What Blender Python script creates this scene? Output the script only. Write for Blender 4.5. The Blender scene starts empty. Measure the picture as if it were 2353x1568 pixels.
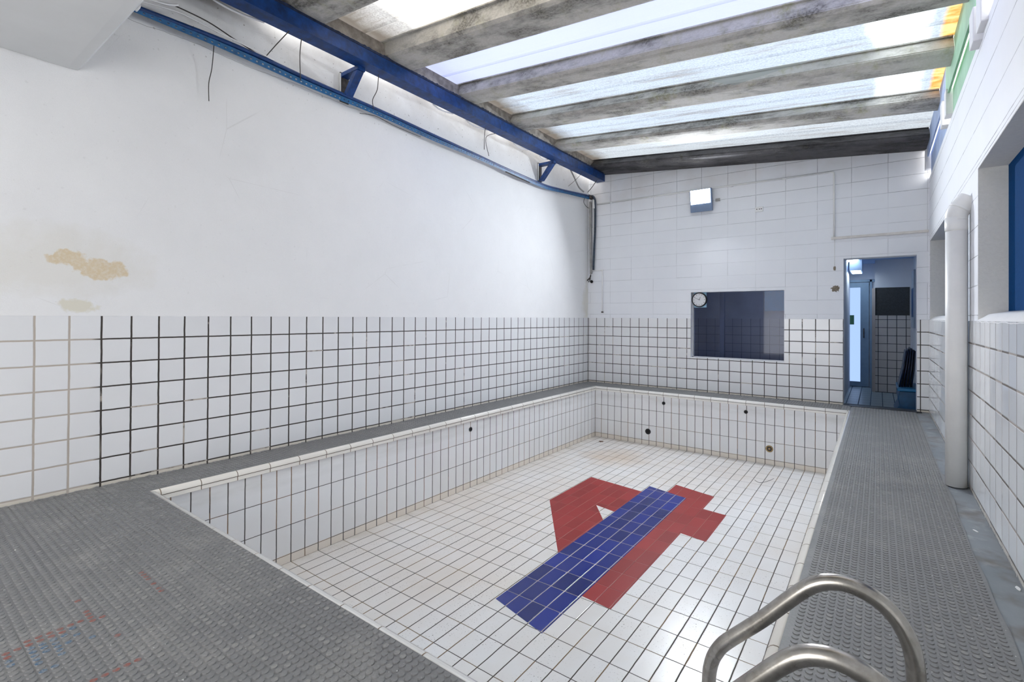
import bpy, bmesh, math, random
import numpy as np
from mathutils import Vector, Matrix
random.seed(7)
scene = bpy.context.scene
COL = scene.collection

# ------------------------------------------------------------------ camera
IW, IH = 2353.0, 1568.0
F, CX, CY = 1115.78, 1213.24, 723.457
YAW, PITCH, ROLL = 0.6247, 0.0052, -0.0049
CAM = Vector((4.4685, -8.1535, 1.2163))
fwd = Vector((-math.sin(YAW), math.cos(YAW), 0)); right = Vector((math.cos(YAW), math.sin(YAW), 0)); down = Vector((0, 0, -1))
f2 = fwd * math.cos(PITCH) - down * math.sin(PITCH); d2 = down * math.cos(PITCH) + fwd * math.sin(PITCH)
r3 = right * math.cos(ROLL) + d2 * math.sin(ROLL); d3 = d2 * math.cos(ROLL) - right * math.sin(ROLL)
cam_d = bpy.data.cameras.new('camera'); cam = bpy.data.objects.new('camera', cam_d); COL.objects.link(cam)
M = Matrix.Identity(4)
for i in range(3):
    M[i][0] = r3[i]; M[i][1] = -d3[i]; M[i][2] = -f2[i]; M[i][3] = CAM[i]
cam.matrix_world = M
cam_d.sensor_fit = 'HORIZONTAL'; cam_d.sensor_width = 36.0; cam_d.lens = F * 36.0 / IW
cam_d.shift_x = (IW / 2 - CX) / IW
cam_d.shift_y = -(IH / 2 - CY) / IW
cam_d.clip_start = 0.02; cam_d.clip_end = 200
scene.camera = cam

# ------------------------------------------------------------------ world, sun, exposure
W_STR = 3.0
world = bpy.data.worlds.new('sky'); scene.world = world; world.use_nodes = True
wn = world.node_tree; wn.nodes.clear()
wo = wn.nodes.new('ShaderNodeOutputWorld'); wb = wn.nodes.new('ShaderNodeBackground')
wb.inputs[0].default_value = (1.0, 0.99, 0.975, 1); wb.inputs[1].default_value = W_STR
wn.links.new(wb.outputs[0], wo.inputs[0])
sun_d = bpy.data.lights.new('sun', 'SUN'); sun_d.energy = 14.0; sun_d.angle = math.radians(0.8); sun_d.color = (1.0, 0.93, 0.80)
sun = bpy.data.objects.new('sun', sun_d); COL.objects.link(sun)
SUN_DIR = Vector((-0.42, 0.30, -1.0)).normalized()        # the way the light travels
sun.rotation_euler = SUN_DIR.to_track_quat('-Z', 'Y').to_euler()
sun.location = (6, -8, 12)
scene.view_settings.view_transform = 'Standard'
scene.view_settings.look = 'None'
scene.view_settings.gamma = 1.0
scene.view_settings.use_curve_mapping = False
scene.view_settings.exposure = 1.03
scene.cycles.use_denoising = True
scene.cycles.max_bounces = 10
scene.cycles.diffuse_bounces = 7
scene.cycles.glossy_bounces = 3
scene.cycles.transmission_bounces = 6
scene.cycles.sample_clamp_indirect = 8.0
scene.cycles.caustics_reflective = False
scene.cycles.caustics_refractive = False

# ------------------------------------------------------------------ dimensions
W = 5.008                      # right wall
P = 0.1693                     # wall tile pitch
Q = 0.125                      # pool tile pitch
DADO = 1.21
PX0, PX1, PY0, PY1 = 0.3976, 4.158, -6.94, -0.457
ZP = -0.884
BLK = 0.2053

# ------------------------------------------------------------------ node helper
class N:
    def __init__(s, name):
        s.m = bpy.data.materials.new(name); s.m.use_nodes = True
        s.t = s.m.node_tree; s.t.nodes.clear()
        s.out = s.t.nodes.new('ShaderNodeOutputMaterial')
    def n(s, typ, **kw):
        x = s.t.nodes.new(typ)
        for k, v in kw.items(): setattr(x, k, v)
        return x
    def lk(s, a, b): s.t.links.new(a, b)
    def put(s, sock, v):
        if isinstance(v, bpy.types.NodeSocket): s.lk(v, sock)
        elif isinstance(v, (tuple, list)) and len(v) == 3 and sock.type == 'RGBA': sock.default_value = (*v, 1)
        else: sock.default_value = v
    def math(s, op, a, b=None, c=None):
        x = s.n('ShaderNodeMath', operation=op); s.put(x.inputs[0], a)
        if b is not None: s.put(x.inputs[1], b)
        if c is not None: s.put(x.inputs[2], c)
        return x.outputs[0]
    def pos(s):
        g = s.n('ShaderNodeNewGeometry'); x = s.n('ShaderNodeSeparateXYZ'); s.lk(g.outputs['Position'], x.inputs[0])
        return g.outputs['Position'], x.outputs
    def vec(s, x, y, z=0.0):
        c = s.n('ShaderNodeCombineXYZ'); s.put(c.inputs[0], x); s.put(c.inputs[1], y); s.put(c.inputs[2], z); return c.outputs[0]
    def noise(s, vec, scale, detail=3, rough=0.55, stretch=None):
        if stretch:
            mp = s.n('ShaderNodeVectorMath', operation='MULTIPLY'); s.lk(vec, mp.inputs[0]); mp.inputs[1].default_value = stretch; vec = mp.outputs[0]
        x = s.n('ShaderNodeTexNoise'); s.lk(vec, x.inputs['Vector']); x.inputs['Scale'].default_value = scale
        x.inputs['Detail'].default_value = detail; x.inputs['Roughness'].default_value = rough
        return x.outputs[0]
    def white(s, vec):
        x = s.n('ShaderNodeTexWhiteNoise', noise_dimensions='3D'); s.lk(vec, x.inputs['Vector']); return x.outputs['Value']
    def ramp(s, v, lo, hi, a=0.0, b=1.0):
        x = s.n('ShaderNodeMapRange', clamp=True); s.put(x.inputs[0], v)
        for i, q in zip((1, 2, 3, 4), (lo, hi, a, b)): s.put(x.inputs[i], q)
        return x.outputs[0]
    def mix(s, f, a, b, mode='MIX'):
        x = s.n('ShaderNodeMix', data_type='RGBA', blend_type=mode); s.put(x.inputs[0], f); s.put(x.inputs[6], a); s.put(x.inputs[7], b)
        return x.outputs[2]
    def bump(s, h, dist=0.003, strength=1.0, normal=None):
        x = s.n('ShaderNodeBump'); s.put(x.inputs['Height'], h); x.inputs['Distance'].default_value = dist; x.inputs['Strength'].default_value = strength
        if normal: s.lk(normal, x.inputs['Normal'])
        return x.outputs[0]
    def bsdf(s, col, rough=0.5, metal=0.0, spec=0.5, normal=None, **kw):
        x = s.n('ShaderNodeBsdfPrincipled'); s.put(x.inputs['Base Color'], col); s.put(x.inputs['Roughness'], rough)
        s.put(x.inputs['Metallic'], metal); s.put(x.inputs['Specular IOR Level'], spec)
        if normal: s.lk(normal, x.inputs['Normal'])
        for k, v in kw.items(): s.put(x.inputs[k], v)
        return x.outputs[0]
    def done(s, sh): s.lk(sh, s.out.inputs[0]); return s.m

def simple(name, col, rough=0.5, metal=0.0, spec=0.5, var=0.06, scale=12, bump=0.0, **kw):
    b = N(name); p, _ = b.pos(); nz = b.noise(p, scale, 4)
    c = b.mix(b.ramp(nz, .3, .7, 0, 1), tuple(x * (1 - var) for x in col), tuple(min(1, x * (1 + var)) for x in col))
    nm = b.bump(nz, bump) if bump else None
    return b.done(b.bsdf(c, rough, metal, spec, nm, **kw))

def emit(name, col, strength):
    b = N(name); e = b.n('ShaderNodeEmission'); e.inputs[0].default_value = (*col, 1); e.inputs[1].default_value = strength
    return b.done(e.outputs[0])

def grid(b, ua, va, pu, pv, ou, ov, gu, gv, wob=0.0012):
    """joint mask and cell ids of a tile grid along world axes ua and va"""
    p, xyz = b.pos()
    wn_ = b.noise(p, 9.0, 3)
    w_ = b.math('MULTIPLY', b.math('SUBTRACT', wn_, 0.5), wob * 4)
    res = []
    for ax, pit, off, g in ((ua, pu, ou, gu), (va, pv, ov, gv)):
        a = b.math('DIVIDE', b.math('SUBTRACT', b.math('ADD', xyz[ax], w_), off), pit)
        fl = b.math('FLOOR', a); rd = b.math('ROUND', a)
        d = b.math('MULTIPLY', b.math('ABSOLUTE', b.math('SUBTRACT', a, rd)), pit)
        mk = b.ramp(d, g * 0.5 - 0.0009, g * 0.5 + 0.0009, 1, 0)
        res.append((fl, rd, mk, d))
    return p, xyz, res

def tile_material(name, ua, va, pu, pv, ou, ov, gu, gv, tile, gd, gl, light=0.12, rough=0.2, seed=0.0,
                  light_where=None, dirt=None, spec=0.5, tilt=0.012, tilevar=0.03):
    b = N(name)
    p, xyz, ((fu, ru, mu, du), (fv, rv, mv, dv)) = grid(b, ua, va, pu, pv, ou, ov, gu, gv)
    mask = b.math('MAXIMUM', mu, mv)
    # each joint segment has its own state: worn pale or black with mould
    hu = b.white(b.vec(ru, fv, 3.1 + seed)); hv = b.white(b.vec(fu, rv, 7.7 + seed))
    isu = b.math('GREATER_THAN', mu, mv)
    h = b.math('ADD', b.math('MULTIPLY', hu, isu), b.math('MULTIPLY', hv, b.math('SUBTRACT', 1.0, isu)))
    h = b.math('ADD', h, b.math('MULTIPLY', b.math('SUBTRACT', b.noise(p, 14, 3), 0.5), 0.35))
    lf = b.ramp(h, light - 0.03, light + 0.03, 1, 0)
    if light_where: lf = b.math('MAXIMUM', lf, light_where(b, xyz))
    gc = b.mix(lf, gd, gl)
    tv = b.white(b.vec(fu, fv, seed))
    tc = b.mix(tv, tuple(x * (1 - tilevar) for x in tile), tuple(min(1, x * (1 + tilevar * .6)) for x in tile))
    nz = b.noise(p, 5, 5, 0.6)
    tc = b.mix(b.ramp(nz, .35, .75, 0, .16), tc, tuple(x * 0.86 for x in tile))
    if dirt: tc = dirt(b, p, xyz, tc)
    col = b.mix(mask, tc, gc)
    rg = b.math('ADD', b.math('MULTIPLY', mask, 0.55), rough)
    # tiny tilt of every tile and a recessed joint
    wt = b.n('ShaderNodeTexWhiteNoise', noise_dimensions='3D'); b.lk(b.vec(fu, fv, seed + 5), wt.inputs['Vector'])
    sb = b.n('ShaderNodeVectorMath', operation='SUBTRACT'); b.lk(wt.outputs['Color'], sb.inputs[0]); sb.inputs[1].default_value = (.5, .5, .5)
    sc = b.n('ShaderNodeVectorMath', operation='SCALE'); b.lk(sb.outputs[0], sc.inputs[0]); sc.inputs['Scale'].default_value = tilt
    g = b.n('ShaderNodeNewGeometry'); ad = b.n('ShaderNodeVectorMath', operation='ADD'); b.lk(g.outputs['Normal'], ad.inputs[0]); b.lk(sc.outputs[0], ad.inputs[1])
    nn = b.n('ShaderNodeVectorMath', operation='NORMALIZE'); b.lk(ad.outputs[0], nn.inputs[0])
    soft = b.math('MAXIMUM', b.ramp(du, gu * .5 - .002, gu * .5 + .003, 1, 0), b.ramp(dv, gv * .5 - .002, gv * .5 + .003, 1, 0))
    nm = b.bump(b.math('MULTIPLY', soft, -1.0), 0.0022, 0.7, nn.outputs[0])
    return b.done(b.bsdf(col, rg, 0, spec, nm))

# ------------------------------------------------------------------ materials
WHITE_T = (0.77, 0.775, 0.79)
GD, GL = (0.040, 0.032, 0.027), (0.46, 0.41, 0.36)
def near_left(b, xyz):
    return b.ramp(b.math('ADD', xyz[1], b.math('MULTIPLY', b.math('SUBTRACT', b.noise(b.vec(xyz[1], xyz[2], 0), 4, 2), .5), .25)), -7.19, -7.13, 1, 0)
def skirt(b, p, xyz, tc):
    z = b.math('ADD', xyz[2], b.math('MULTIPLY', b.math('SUBTRACT', b.noise(p, 18, 4, .7), .5), .03))
    tc = b.mix(b.ramp(xyz[2], .024, .027, .85, 0), tc, (0.64, 0.59, 0.50))
    return b.mix(b.ramp(z, .003, .008, .8, 0), tc, (0.22, 0.23, 0.25))
# joints: dado tiles
M_DADO_L = tile_material('white_wall_tile_left', 1, 2, P, P, -0.186, 0.0305, 0.0115, 0.0105, WHITE_T, GD, GL, 0.04, 0.22, 1.0, near_left, dirt=skirt)
M_DADO_B = tile_material('white_wall_tile_back', 0, 2, P, P, 1.871, 0.0305, 0.0105, 0.0105, WHITE_T, GD, GL, 0.06, 0.16, 2.0, dirt=skirt)
M_DADO_R = tile_material('white_wall_tile_right', 1, 2, P, P, -0.01, 0.0305, 0.009, 0.011, (0.88, 0.90, 0.92), (0.11, 0.09, 0.075), (.34, .30, .27), 0.40, 0.10, 3.0, dirt=skirt, spec=0.8, tilt=0.03)
BEIGE = (0.74, 0.66, 0.56)
def wall_dirt(b, p, xyz, tc):
    low = b.ramp(xyz[2], ZP + 0.073, ZP + 0.077, 1, 0)
    tc = b.mix(b.math('MULTIPLY', low, 0.75), tc, BEIGE)
    band = b.math('MULTIPLY', b.ramp(xyz[2], -0.23, -0.16, 0, 1), b.ramp(xyz[2], -0.13, -0.08, 1, 0))
    band = b.math('MULTIPLY', band, b.ramp(b.noise(p, 1.6, 4, .6, (1, 1, 5)), .35, .65, 0, .38))
    tc = b.mix(band, tc, (0.45, 0.45, 0.42))
    fad = b.math('MULTIPLY', b.ramp(xyz[2], ZP + .08, ZP + .5, .30, 0), b.ramp(b.noise(p, 1.3, 3), .4, .65, 0, 1))
    return b.mix(fad, tc, (0.62, 0.56, 0.48))
PG = (0.050, 0.044, 0.040)
PT = (0.77, 0.775, 0.785)
M_POOL_X = tile_material('pool_tile_side', 1, 2, Q, 2 * Q, PY1, -0.315, 0.0080, 0.0052, PT, PG, (0.20, 0.13, 0.08), 0.25, 0.22, 4.0, dirt=wall_dirt)
M_POOL_Y = tile_material('pool_tile_end', 0, 2, Q, 2 * Q, PX0, -0.315, 0.0080, 0.0052, PT, PG, (0.20, 0.13, 0.08), 0.25, 0.22, 5.0, dirt=wall_dirt)
def floor_dirt(b, p, xyz, tc):
    big = b.noise(p, 0.8, 5, .62)
    left = b.ramp(xyz[0], 0.4, 3.0, 0.50, 0.0)
    f = b.math('MULTIPLY', b.ramp(b.math('ADD', big, b.math('MULTIPLY', left, 0.40)), .40, .76, 0, 1), 0.62)
    tc = b.mix(f, tc, (0.66, 0.58, 0.49))
    # rusty spot near the far left corner
    vx = b.math('DIVIDE', b.math('SUBTRACT', xyz[0], 1.25), 0.55); vy = b.math('DIVIDE', b.math('SUBTRACT', xyz[1], -1.45), 0.55)
    r2 = b.math('ADD', b.math('POWER', vx, 2.0), b.math('POWER', vy, 2.0))
    r2 = b.math('ADD', r2, b.math('MULTIPLY', b.math('SUBTRACT', b.noise(p, 3, 4), .5), 1.5))
    tc = b.mix(b.ramp(r2, 0.0, 1.0, 0.5, 0), tc, (0.60, 0.43, 0.27))
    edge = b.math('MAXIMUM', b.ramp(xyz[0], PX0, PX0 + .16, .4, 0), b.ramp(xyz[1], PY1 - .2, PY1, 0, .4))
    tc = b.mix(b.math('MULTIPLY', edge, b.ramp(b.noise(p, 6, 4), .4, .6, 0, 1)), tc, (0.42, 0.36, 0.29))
    sp = b.noise(p, 95, 2, .5); cl = b.ramp(b.noise(p, 2.2, 3), .42, .62, 0, 1)
    spk = b.math('MULTIPLY', b.ramp(sp, .655, .69, 0, .85), cl)
    return b.mix(spk, tc, (0.10, 0.085, 0.06))
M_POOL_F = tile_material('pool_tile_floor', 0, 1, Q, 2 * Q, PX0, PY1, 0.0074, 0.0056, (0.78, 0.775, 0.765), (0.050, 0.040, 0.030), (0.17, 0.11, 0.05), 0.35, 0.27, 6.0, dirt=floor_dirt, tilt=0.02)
M_BLUE_T = tile_material('blue_floor_tile', 0, 1, Q, 2 * Q, PX0, PY1, 0.0066, 0.0046, (0.003, 0.018, 0.205), (0.33, 0.30, 0.33), (0.40, 0.36, 0.36), 0.5, 0.24, 8.0, tilevar=0.40, tilt=0.03, spec=.35)
M_RED_T = tile_material('red_floor_tile', 0, 1, Q, 2 * Q, PX0, PY1, 0.0040, 0.0026, (0.30, 0.027, 0.027), (0.24, 0.10, 0.09), (0.34, 0.17, 0.14), 0.4, 0.38, 9.0, spec=.22, tilevar=0.16, tilt=0.02)
M_COPE_X = tile_material('coping_tile_side', 1, 0, 2 * Q, 50.0, PY1 + 0.06, 25.0, 0.0055, 0.0001, (0.80, 0.775, 0.72), (0.16, 0.12, 0.08), (0.2, 0.14, 0.09), 0.3, 0.15, 10.0)
M_COPE_Y = tile_material('coping_tile_end', 0, 1, 2 * Q, 50.0, PX0 - 0.005, 25.0, 0.0055, 0.0001, (0.80, 0.785, 0.75), (0.16, 0.12, 0.08), (0.2, 0.14, 0.09), 0.3, 0.15, 11.0)

def plaster():
    b = N('white_plaster'); p, xyz = b.pos()
    fine = b.noise(p, 160, 4, .7); mid = b.noise(p, 3.0, 5, .6)
    c = b.mix(b.ramp(mid, .3, .7, 0, 1), (0.80, 0.80, 0.805), (0.83, 0.83, 0.835))
    c = b.mix(b.ramp(fine, .3, .7, 0, .12), c, (0.62, 0.62, 0.62))
    # ochre patch where the paint has peeled above the tiles
    def blob(cy, cz, ry, rz, amp=1.4, sc=7):
        vy = b.math('DIVIDE', b.math('SUBTRACT', xyz[1], cy), ry); vz = b.math('DIVIDE', b.math('SUBTRACT', xyz[2], cz), rz)
        r = b.math('ADD', b.math('POWER', vy, 2.0), b.math('POWER', vz, 2.0))
        return b.math('ADD', r, b.math('MULTIPLY', b.math('SUBTRACT', b.noise(p, sc, 5, .6), .5), amp))
    r1 = b.math('MINIMUM', blob(-7.30, 1.605, .12, .065, 2.6, 14), blob(-7.13, 1.54, .17, .08, 2.6, 14))
    halo = blob(-7.35, 1.58, .50, .24, 2.4, 4)
    c = b.mix(b.ramp(halo, .3, 1.3, .32, 0), c, (0.64, 0.60, 0.50))
    tex_ = b.noise(p, 45, 5, .7)
    c = b.mix(b.math('MULTIPLY', b.ramp(r1, .60, .92, 1, 0), b.ramp(tex_, .30, .60, .45, .95)), c, (0.66, 0.54, 0.36))
    r3_ = blob(-7.25, 1.28, .12, .055, 2.8, 14)
    c = b.mix(b.ramp(r3_, .4, .9, .45, 0), c, (0.60, 0.54, 0.33))
    r4 = b.math('ADD', b.math('ABSOLUTE', b.math('DIVIDE', b.math('SUBTRACT', xyz[1], -.06), .20)), b.math('ABSOLUTE', b.math('DIVIDE', b.math('SUBTRACT', xyz[2], 1.5), .55)))
    r4 = b.math('ADD', r4, b.math('MULTIPLY', b.math('SUBTRACT', b.noise(p, 10, 4), .5), 1.2))
    c = b.mix(b.ramp(r4, .4, 1.2, .4, 0), c, (0.56, 0.52, 0.38))
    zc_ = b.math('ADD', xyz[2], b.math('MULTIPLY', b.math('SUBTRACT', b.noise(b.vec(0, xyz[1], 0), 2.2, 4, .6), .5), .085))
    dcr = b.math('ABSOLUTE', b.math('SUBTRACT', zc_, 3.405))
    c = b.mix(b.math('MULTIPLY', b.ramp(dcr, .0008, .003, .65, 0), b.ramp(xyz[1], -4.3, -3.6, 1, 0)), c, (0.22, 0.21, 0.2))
    hair = b.n('ShaderNodeTexVoronoi', feature='DISTANCE_TO_EDGE'); b.lk(p, hair.inputs['Vector']); hair.inputs['Scale'].default_value = 1.1
    c = b.mix(b.math('MULTIPLY', b.ramp(hair.outputs[0], .0, .004, .25, 0), b.ramp(b.noise(p, 2.0, 3), .52, .62, 0, 1)), c, (0.45, 0.44, 0.42))
    # patchy darker tone and specks, stronger above the rail line
    up = b.math('MULTIPLY', b.ramp(xyz[2], 3.45, 3.85, 0, 1), b.ramp(b.noise(p, 2.2, 5, .65), .40, .68, 0, .55))
    c = b.mix(up, c, (0.50, 0.47, 0.43))
    tex = b.ramp(xyz[2], 3.40, 3.48, 1, .35)
    sp = b.math('MULTIPLY', b.ramp(b.noise(p, 34, 2, .5), .70, .73, 0, .6), b.ramp(xyz[2], 3.2, 3.5, .12, 1))
    c = b.mix(sp, c, (0.16, 0.14, 0.12))
    h = b.math('ADD', b.math('MULTIPLY', fine, .6), b.math('MULTIPLY', b.noise(p, 9, 4), 1.2))
    return b.done(b.bsdf(c, .85, 0, .2, b.bump(h, .003, .5)))
M_PLASTER = plaster()

def block_material(name, ua, pitches, offs, seed=0.0, two=False):
    b = N(name); p, xyz = b.pos()
    def m1(ax, pit, off, g):
        a = b.math('DIVIDE', b.math('SUBTRACT', b.math('ADD', xyz[ax], b.math('MULTIPLY', b.math('SUBTRACT', b.noise(p, 5, 2), .5), .006)), off), pit)
        rd = b.math('ROUND', a)
        d = b.math('MULTIPLY', b.math('ABSOLUTE', b.math('SUBTRACT', a, rd)), pit)
        return b.ramp(d, g * .3, g * .8, 1, 0), rd, b.math('FLOOR', a)
    mu, ru, fu = m1(ua, pitches[0], offs[0], .005)
    mv, rv, fv = m1(2, pitches[1], offs[1], .005)
    if two:
        mv2, _, _ = m1(2, 0.2, 1.444, .005)
        hi = b.math('GREATER_THAN', xyz[2], 2.25)
        mv = b.math('ADD', b.math('MULTIPLY', mv, hi), b.math('MULTIPLY', mv2, b.math('SUBTRACT', 1.0, hi)))
    su = b.white(b.vec(ru, fv, seed)); sv = b.white(b.vec(fu, rv, seed + 2))
    top = b.ramp(xyz[2], 2.6, 3.2, 0, .45)
    mu = b.math('MULTIPLY', mu, b.math('ADD', b.ramp(su, .2, 1, .06, .55), top)); mv = b.math('MULTIPLY', mv, b.math('ADD', b.ramp(sv, 0, 1, (.5 if two else .15), (.95 if two else .55)), top))
    if two: mu = b.math('MULTIPLY', mu, 0.0)
    mask = b.math('MULTIPLY', b.math('MAXIMUM', mu, mv), b.ramp(b.noise(p, 7, 4), .3, .6, .35, 1))
    fine = b.noise(p, 130, 4, .7)
    c = b.mix(b.ramp(b.noise(p, 2.5, 5), .3, .7), (0.785, 0.80, 0.84), (0.815, 0.83, 0.865))
    up = b.math('MULTIPLY', b.ramp(xyz[2], 3.0, 3.5, 0, .5), b.ramp(b.noise(p, 2.5, 4), .35, .7, 0, 1))
    c = b.mix(up, c, (0.62, 0.58, 0.56))
    c = b.mix(b.math('MULTIPLY', mask, .9), c, (0.16, 0.16, 0.18))
    h = b.math('SUBTRACT', b.math('MULTIPLY', fine, .35), b.math('MULTIPLY', b.math('MAXIMUM', mu, mv), 1.2))
    return b.done(b.bsdf(c, .6, 0, .35, b.bump(h, .0035, .6)))
M_BLOCK_B = block_material('painted_block_back', 0, (.412, BLK), (.457, 2.10), 1.0)
M_BLOCK_R = block_material('painted_block_right', 1, (.412, .236), (-.3, 2.985), 5.0, True)
M_CEIL = simple('slab_white_paint', (0.60, 0.61, 0.62), .85, var=.03, scale=3, bump=.002)
M_BLUE_W = simple('blue_wall_paint', (0.001, 0.050, 0.17), .9, spec=.08, var=.08, scale=60, bump=.001)
M_BLUE_S = simple('blue_steel_paint', (0.003, 0.038, 0.165), .42, 0, .5, var=.45, scale=16, bump=.001)
M_RAIL = simple('blue_rail_paint', (0.004, 0.095, 0.25), .40, 0, .5, var=.35, scale=22)
M_RAIL_D = simple('dark_blue_rail_paint', (0.003, 0.035, 0.15), .35, 0, .5, var=.35, scale=22)
M_DARKM = simple('rusty_dark_metal', (0.05, 0.042, 0.04), .7, var=.5, scale=40)
M_PVC = simple('white_pvc_paint', (0.74, 0.74, 0.73), .45, var=.03, scale=8, bump=.0006)
M_WPL = simple('white_plastic', (0.78, 0.78, 0.78), .4, var=.02)
M_BLK = simple('black_plastic', (0.012, 0.013, 0.018), .4, var=.3)
M_NAVY = simple('navy_plastic', (0.004, 0.012, 0.045), .35, var=.2)
M_CYAN = simple('bright_blue_plastic', (0.01, 0.16, 0.36), .4, var=.1)
M_TEAL = simple('deep_blue_plastic', (0.006, 0.07, 0.17), .4, var=.2)
M_WIRE = simple('dark_wire', (0.05, 0.045, 0.04), .6)
M_LEAF = simple('dry_leaf', (0.16, 0.07, 0.03), .7, var=.5, scale=80)
M_HOLE = simple('dark_hole', (0.01, 0.01, 0.01), .9)
M_BRASS = simple('tarnished_brass', (0.36, 0.25, 0.12), .45, .7, var=.4, scale=60)
M_GREYP = simple('grey_pipe', (0.33, 0.32, 0.31), .5, var=.2)
M_DMG = simple('bare_mortar', (0.20, 0.17, 0.13), .95, var=.4, scale=60, bump=.004)

def steel():
    b = N('brushed_stainless'); p, xyz = b.pos()
    nz = b.noise(p, 18, 5, .65); sm = b.noise(p, 5, 3)
    c = b.mix(b.ramp(nz, .35, .7), (0.46, 0.44, 0.41), (0.30, 0.28, 0.25))
    return b.done(b.bsdf(c, b.ramp(sm, .3, .7, .22, .34), .95, .5, b.bump(nz, .0006, .4)))
M_STEEL = steel()

def rubber():
    b = N('grey_studded_rubber'); p, xyz = b.pos()
    big = b.noise(p, 1.4, 5, .6); fine = b.noise(p, 90, 3, .6)
    c = b.mix(b.ramp(big, .3, .7), (0.165, 0.165, 0.168), (0.205, 0.205, 0.205))
    c = b.mix(b.ramp(fine, .4, .75, 0, .35), c, (0.28, 0.28, 0.28))
    wear = b.math('MULTIPLY', b.ramp(b.noise(p, 3.0, 4, .6), .52, .75, 0, .45), b.ramp(fine, .35, .6, .3, 1))
    c = b.mix(wear, c, (0.40, 0.385, 0.36))
    # panel joints every seven rows of studs
    a = b.math('DIVIDE', b.math('SUBTRACT', xyz[1], -7.785), .2075)
    d = b.math('MULTIPLY', b.math('ABSOLUTE', b.math('SUBTRACT', a, b.math('ROUND', a))), .2075)
    ln = b.math('MULTIPLY', b.ramp(d, .0006, .0016, .5, 0), b.ramp(b.noise(p, 1.5, 2), .4, .6, 0, 1))
    c = b.mix(ln, c, (0.05, 0.05, 0.05))
    sp = b.ramp(b.noise(p, 60, 2), .735, .75, 0, .8)
    c = b.mix(sp, c, (0.72, 0.72, 0.7))
    return b.done(b.bsdf(c, b.ramp(big, .3, .7, .42, .58), 0, .45, b.bump(fine, .0008, .5)))
M_RUB = rubber()
def worn(name, col, col2):
    b = N(name); p, _ = b.pos(); nz = b.noise(p, 130, 3)
    return b.done(b.bsdf(b.mix(b.ramp(nz, .40, .62), col, col2), .5))
M_WRED = worn('worn_red_print', (0.26, 0.075, 0.055), (0.20, 0.14, 0.13))
M_WBLU = worn('worn_blue_print', (0.03, 0.10, 0.19), (0.26, 0.27, 0.28))

M_WPAL = worn('worn_pale_stud', (0.27, 0.265, 0.25), (0.21, 0.21, 0.21))

def concrete():
    b = N('stained_screed'); p, xyz = b.pos()
    big = b.noise(p, 2.2, 5, .6, (1.0, .6, 1)); n2 = b.noise(p, 7, 5, .65)
    c = b.mix(b.ramp(big, .3, .7), (0.17, 0.19, 0.21), (0.27, 0.285, 0.30))
    c = b.mix(b.ramp(n2, .55, .78, 0, .6), c, (0.45, 0.45, 0.44))
    c = b.mix(b.ramp(b.noise(p, 3.3, 4), .50, .66, 0, .75), c, (0.12, 0.09, 0.07))
    return b.done(b.bsdf(c, .55, 0, .4, b.bump(n2, .004, .5)))
M_SCREED = concrete()

def fibre(dark=0.0, name='fibre_cement'):
    b = N(name); p, xyz = b.pos()
    st = b.noise(p, 6, 5, .7, (1.6, 1, 1)); sp = b.noise(p, 55, 4, .7); big = b.noise(p, 1.2, 5, .65)
    c = b.mix(b.ramp(big, .3, .7), (0.40, 0.38, 0.35), (0.55, 0.53, 0.49))
    c = b.mix(b.ramp(sp, .35, .65, 0, .45), c, (0.62, 0.61, 0.59))
    lich = b.math('MULTIPLY', b.ramp(st, .50, .72, 0, .8), b.ramp(big, .42, .62, 0, 1))
    c = b.mix(lich, c, (0.30, 0.29, 0.12))
    moss = b.math('MULTIPLY', b.ramp(b.noise(p, 3.0, 6, .72, (.5, 1, 1)), .46, .62, 0, .92), b.ramp(sp, .3, .6, .3, 1))
    c = b.mix(moss, c, (0.10, 0.095, 0.085))
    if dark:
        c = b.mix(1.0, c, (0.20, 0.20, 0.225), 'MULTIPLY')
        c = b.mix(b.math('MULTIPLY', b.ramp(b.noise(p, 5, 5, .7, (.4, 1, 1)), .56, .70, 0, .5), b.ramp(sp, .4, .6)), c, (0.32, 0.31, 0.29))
    return b.done(b.bsdf(c, .9, 0, .2, b.bump(b.math('ADD', sp, b.math('MULTIPLY', st, .6)), .005, .7)))
M_FIB = fibre()
M_FIBD = fibre(.78, 'blackened_fibre_cement')

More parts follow.
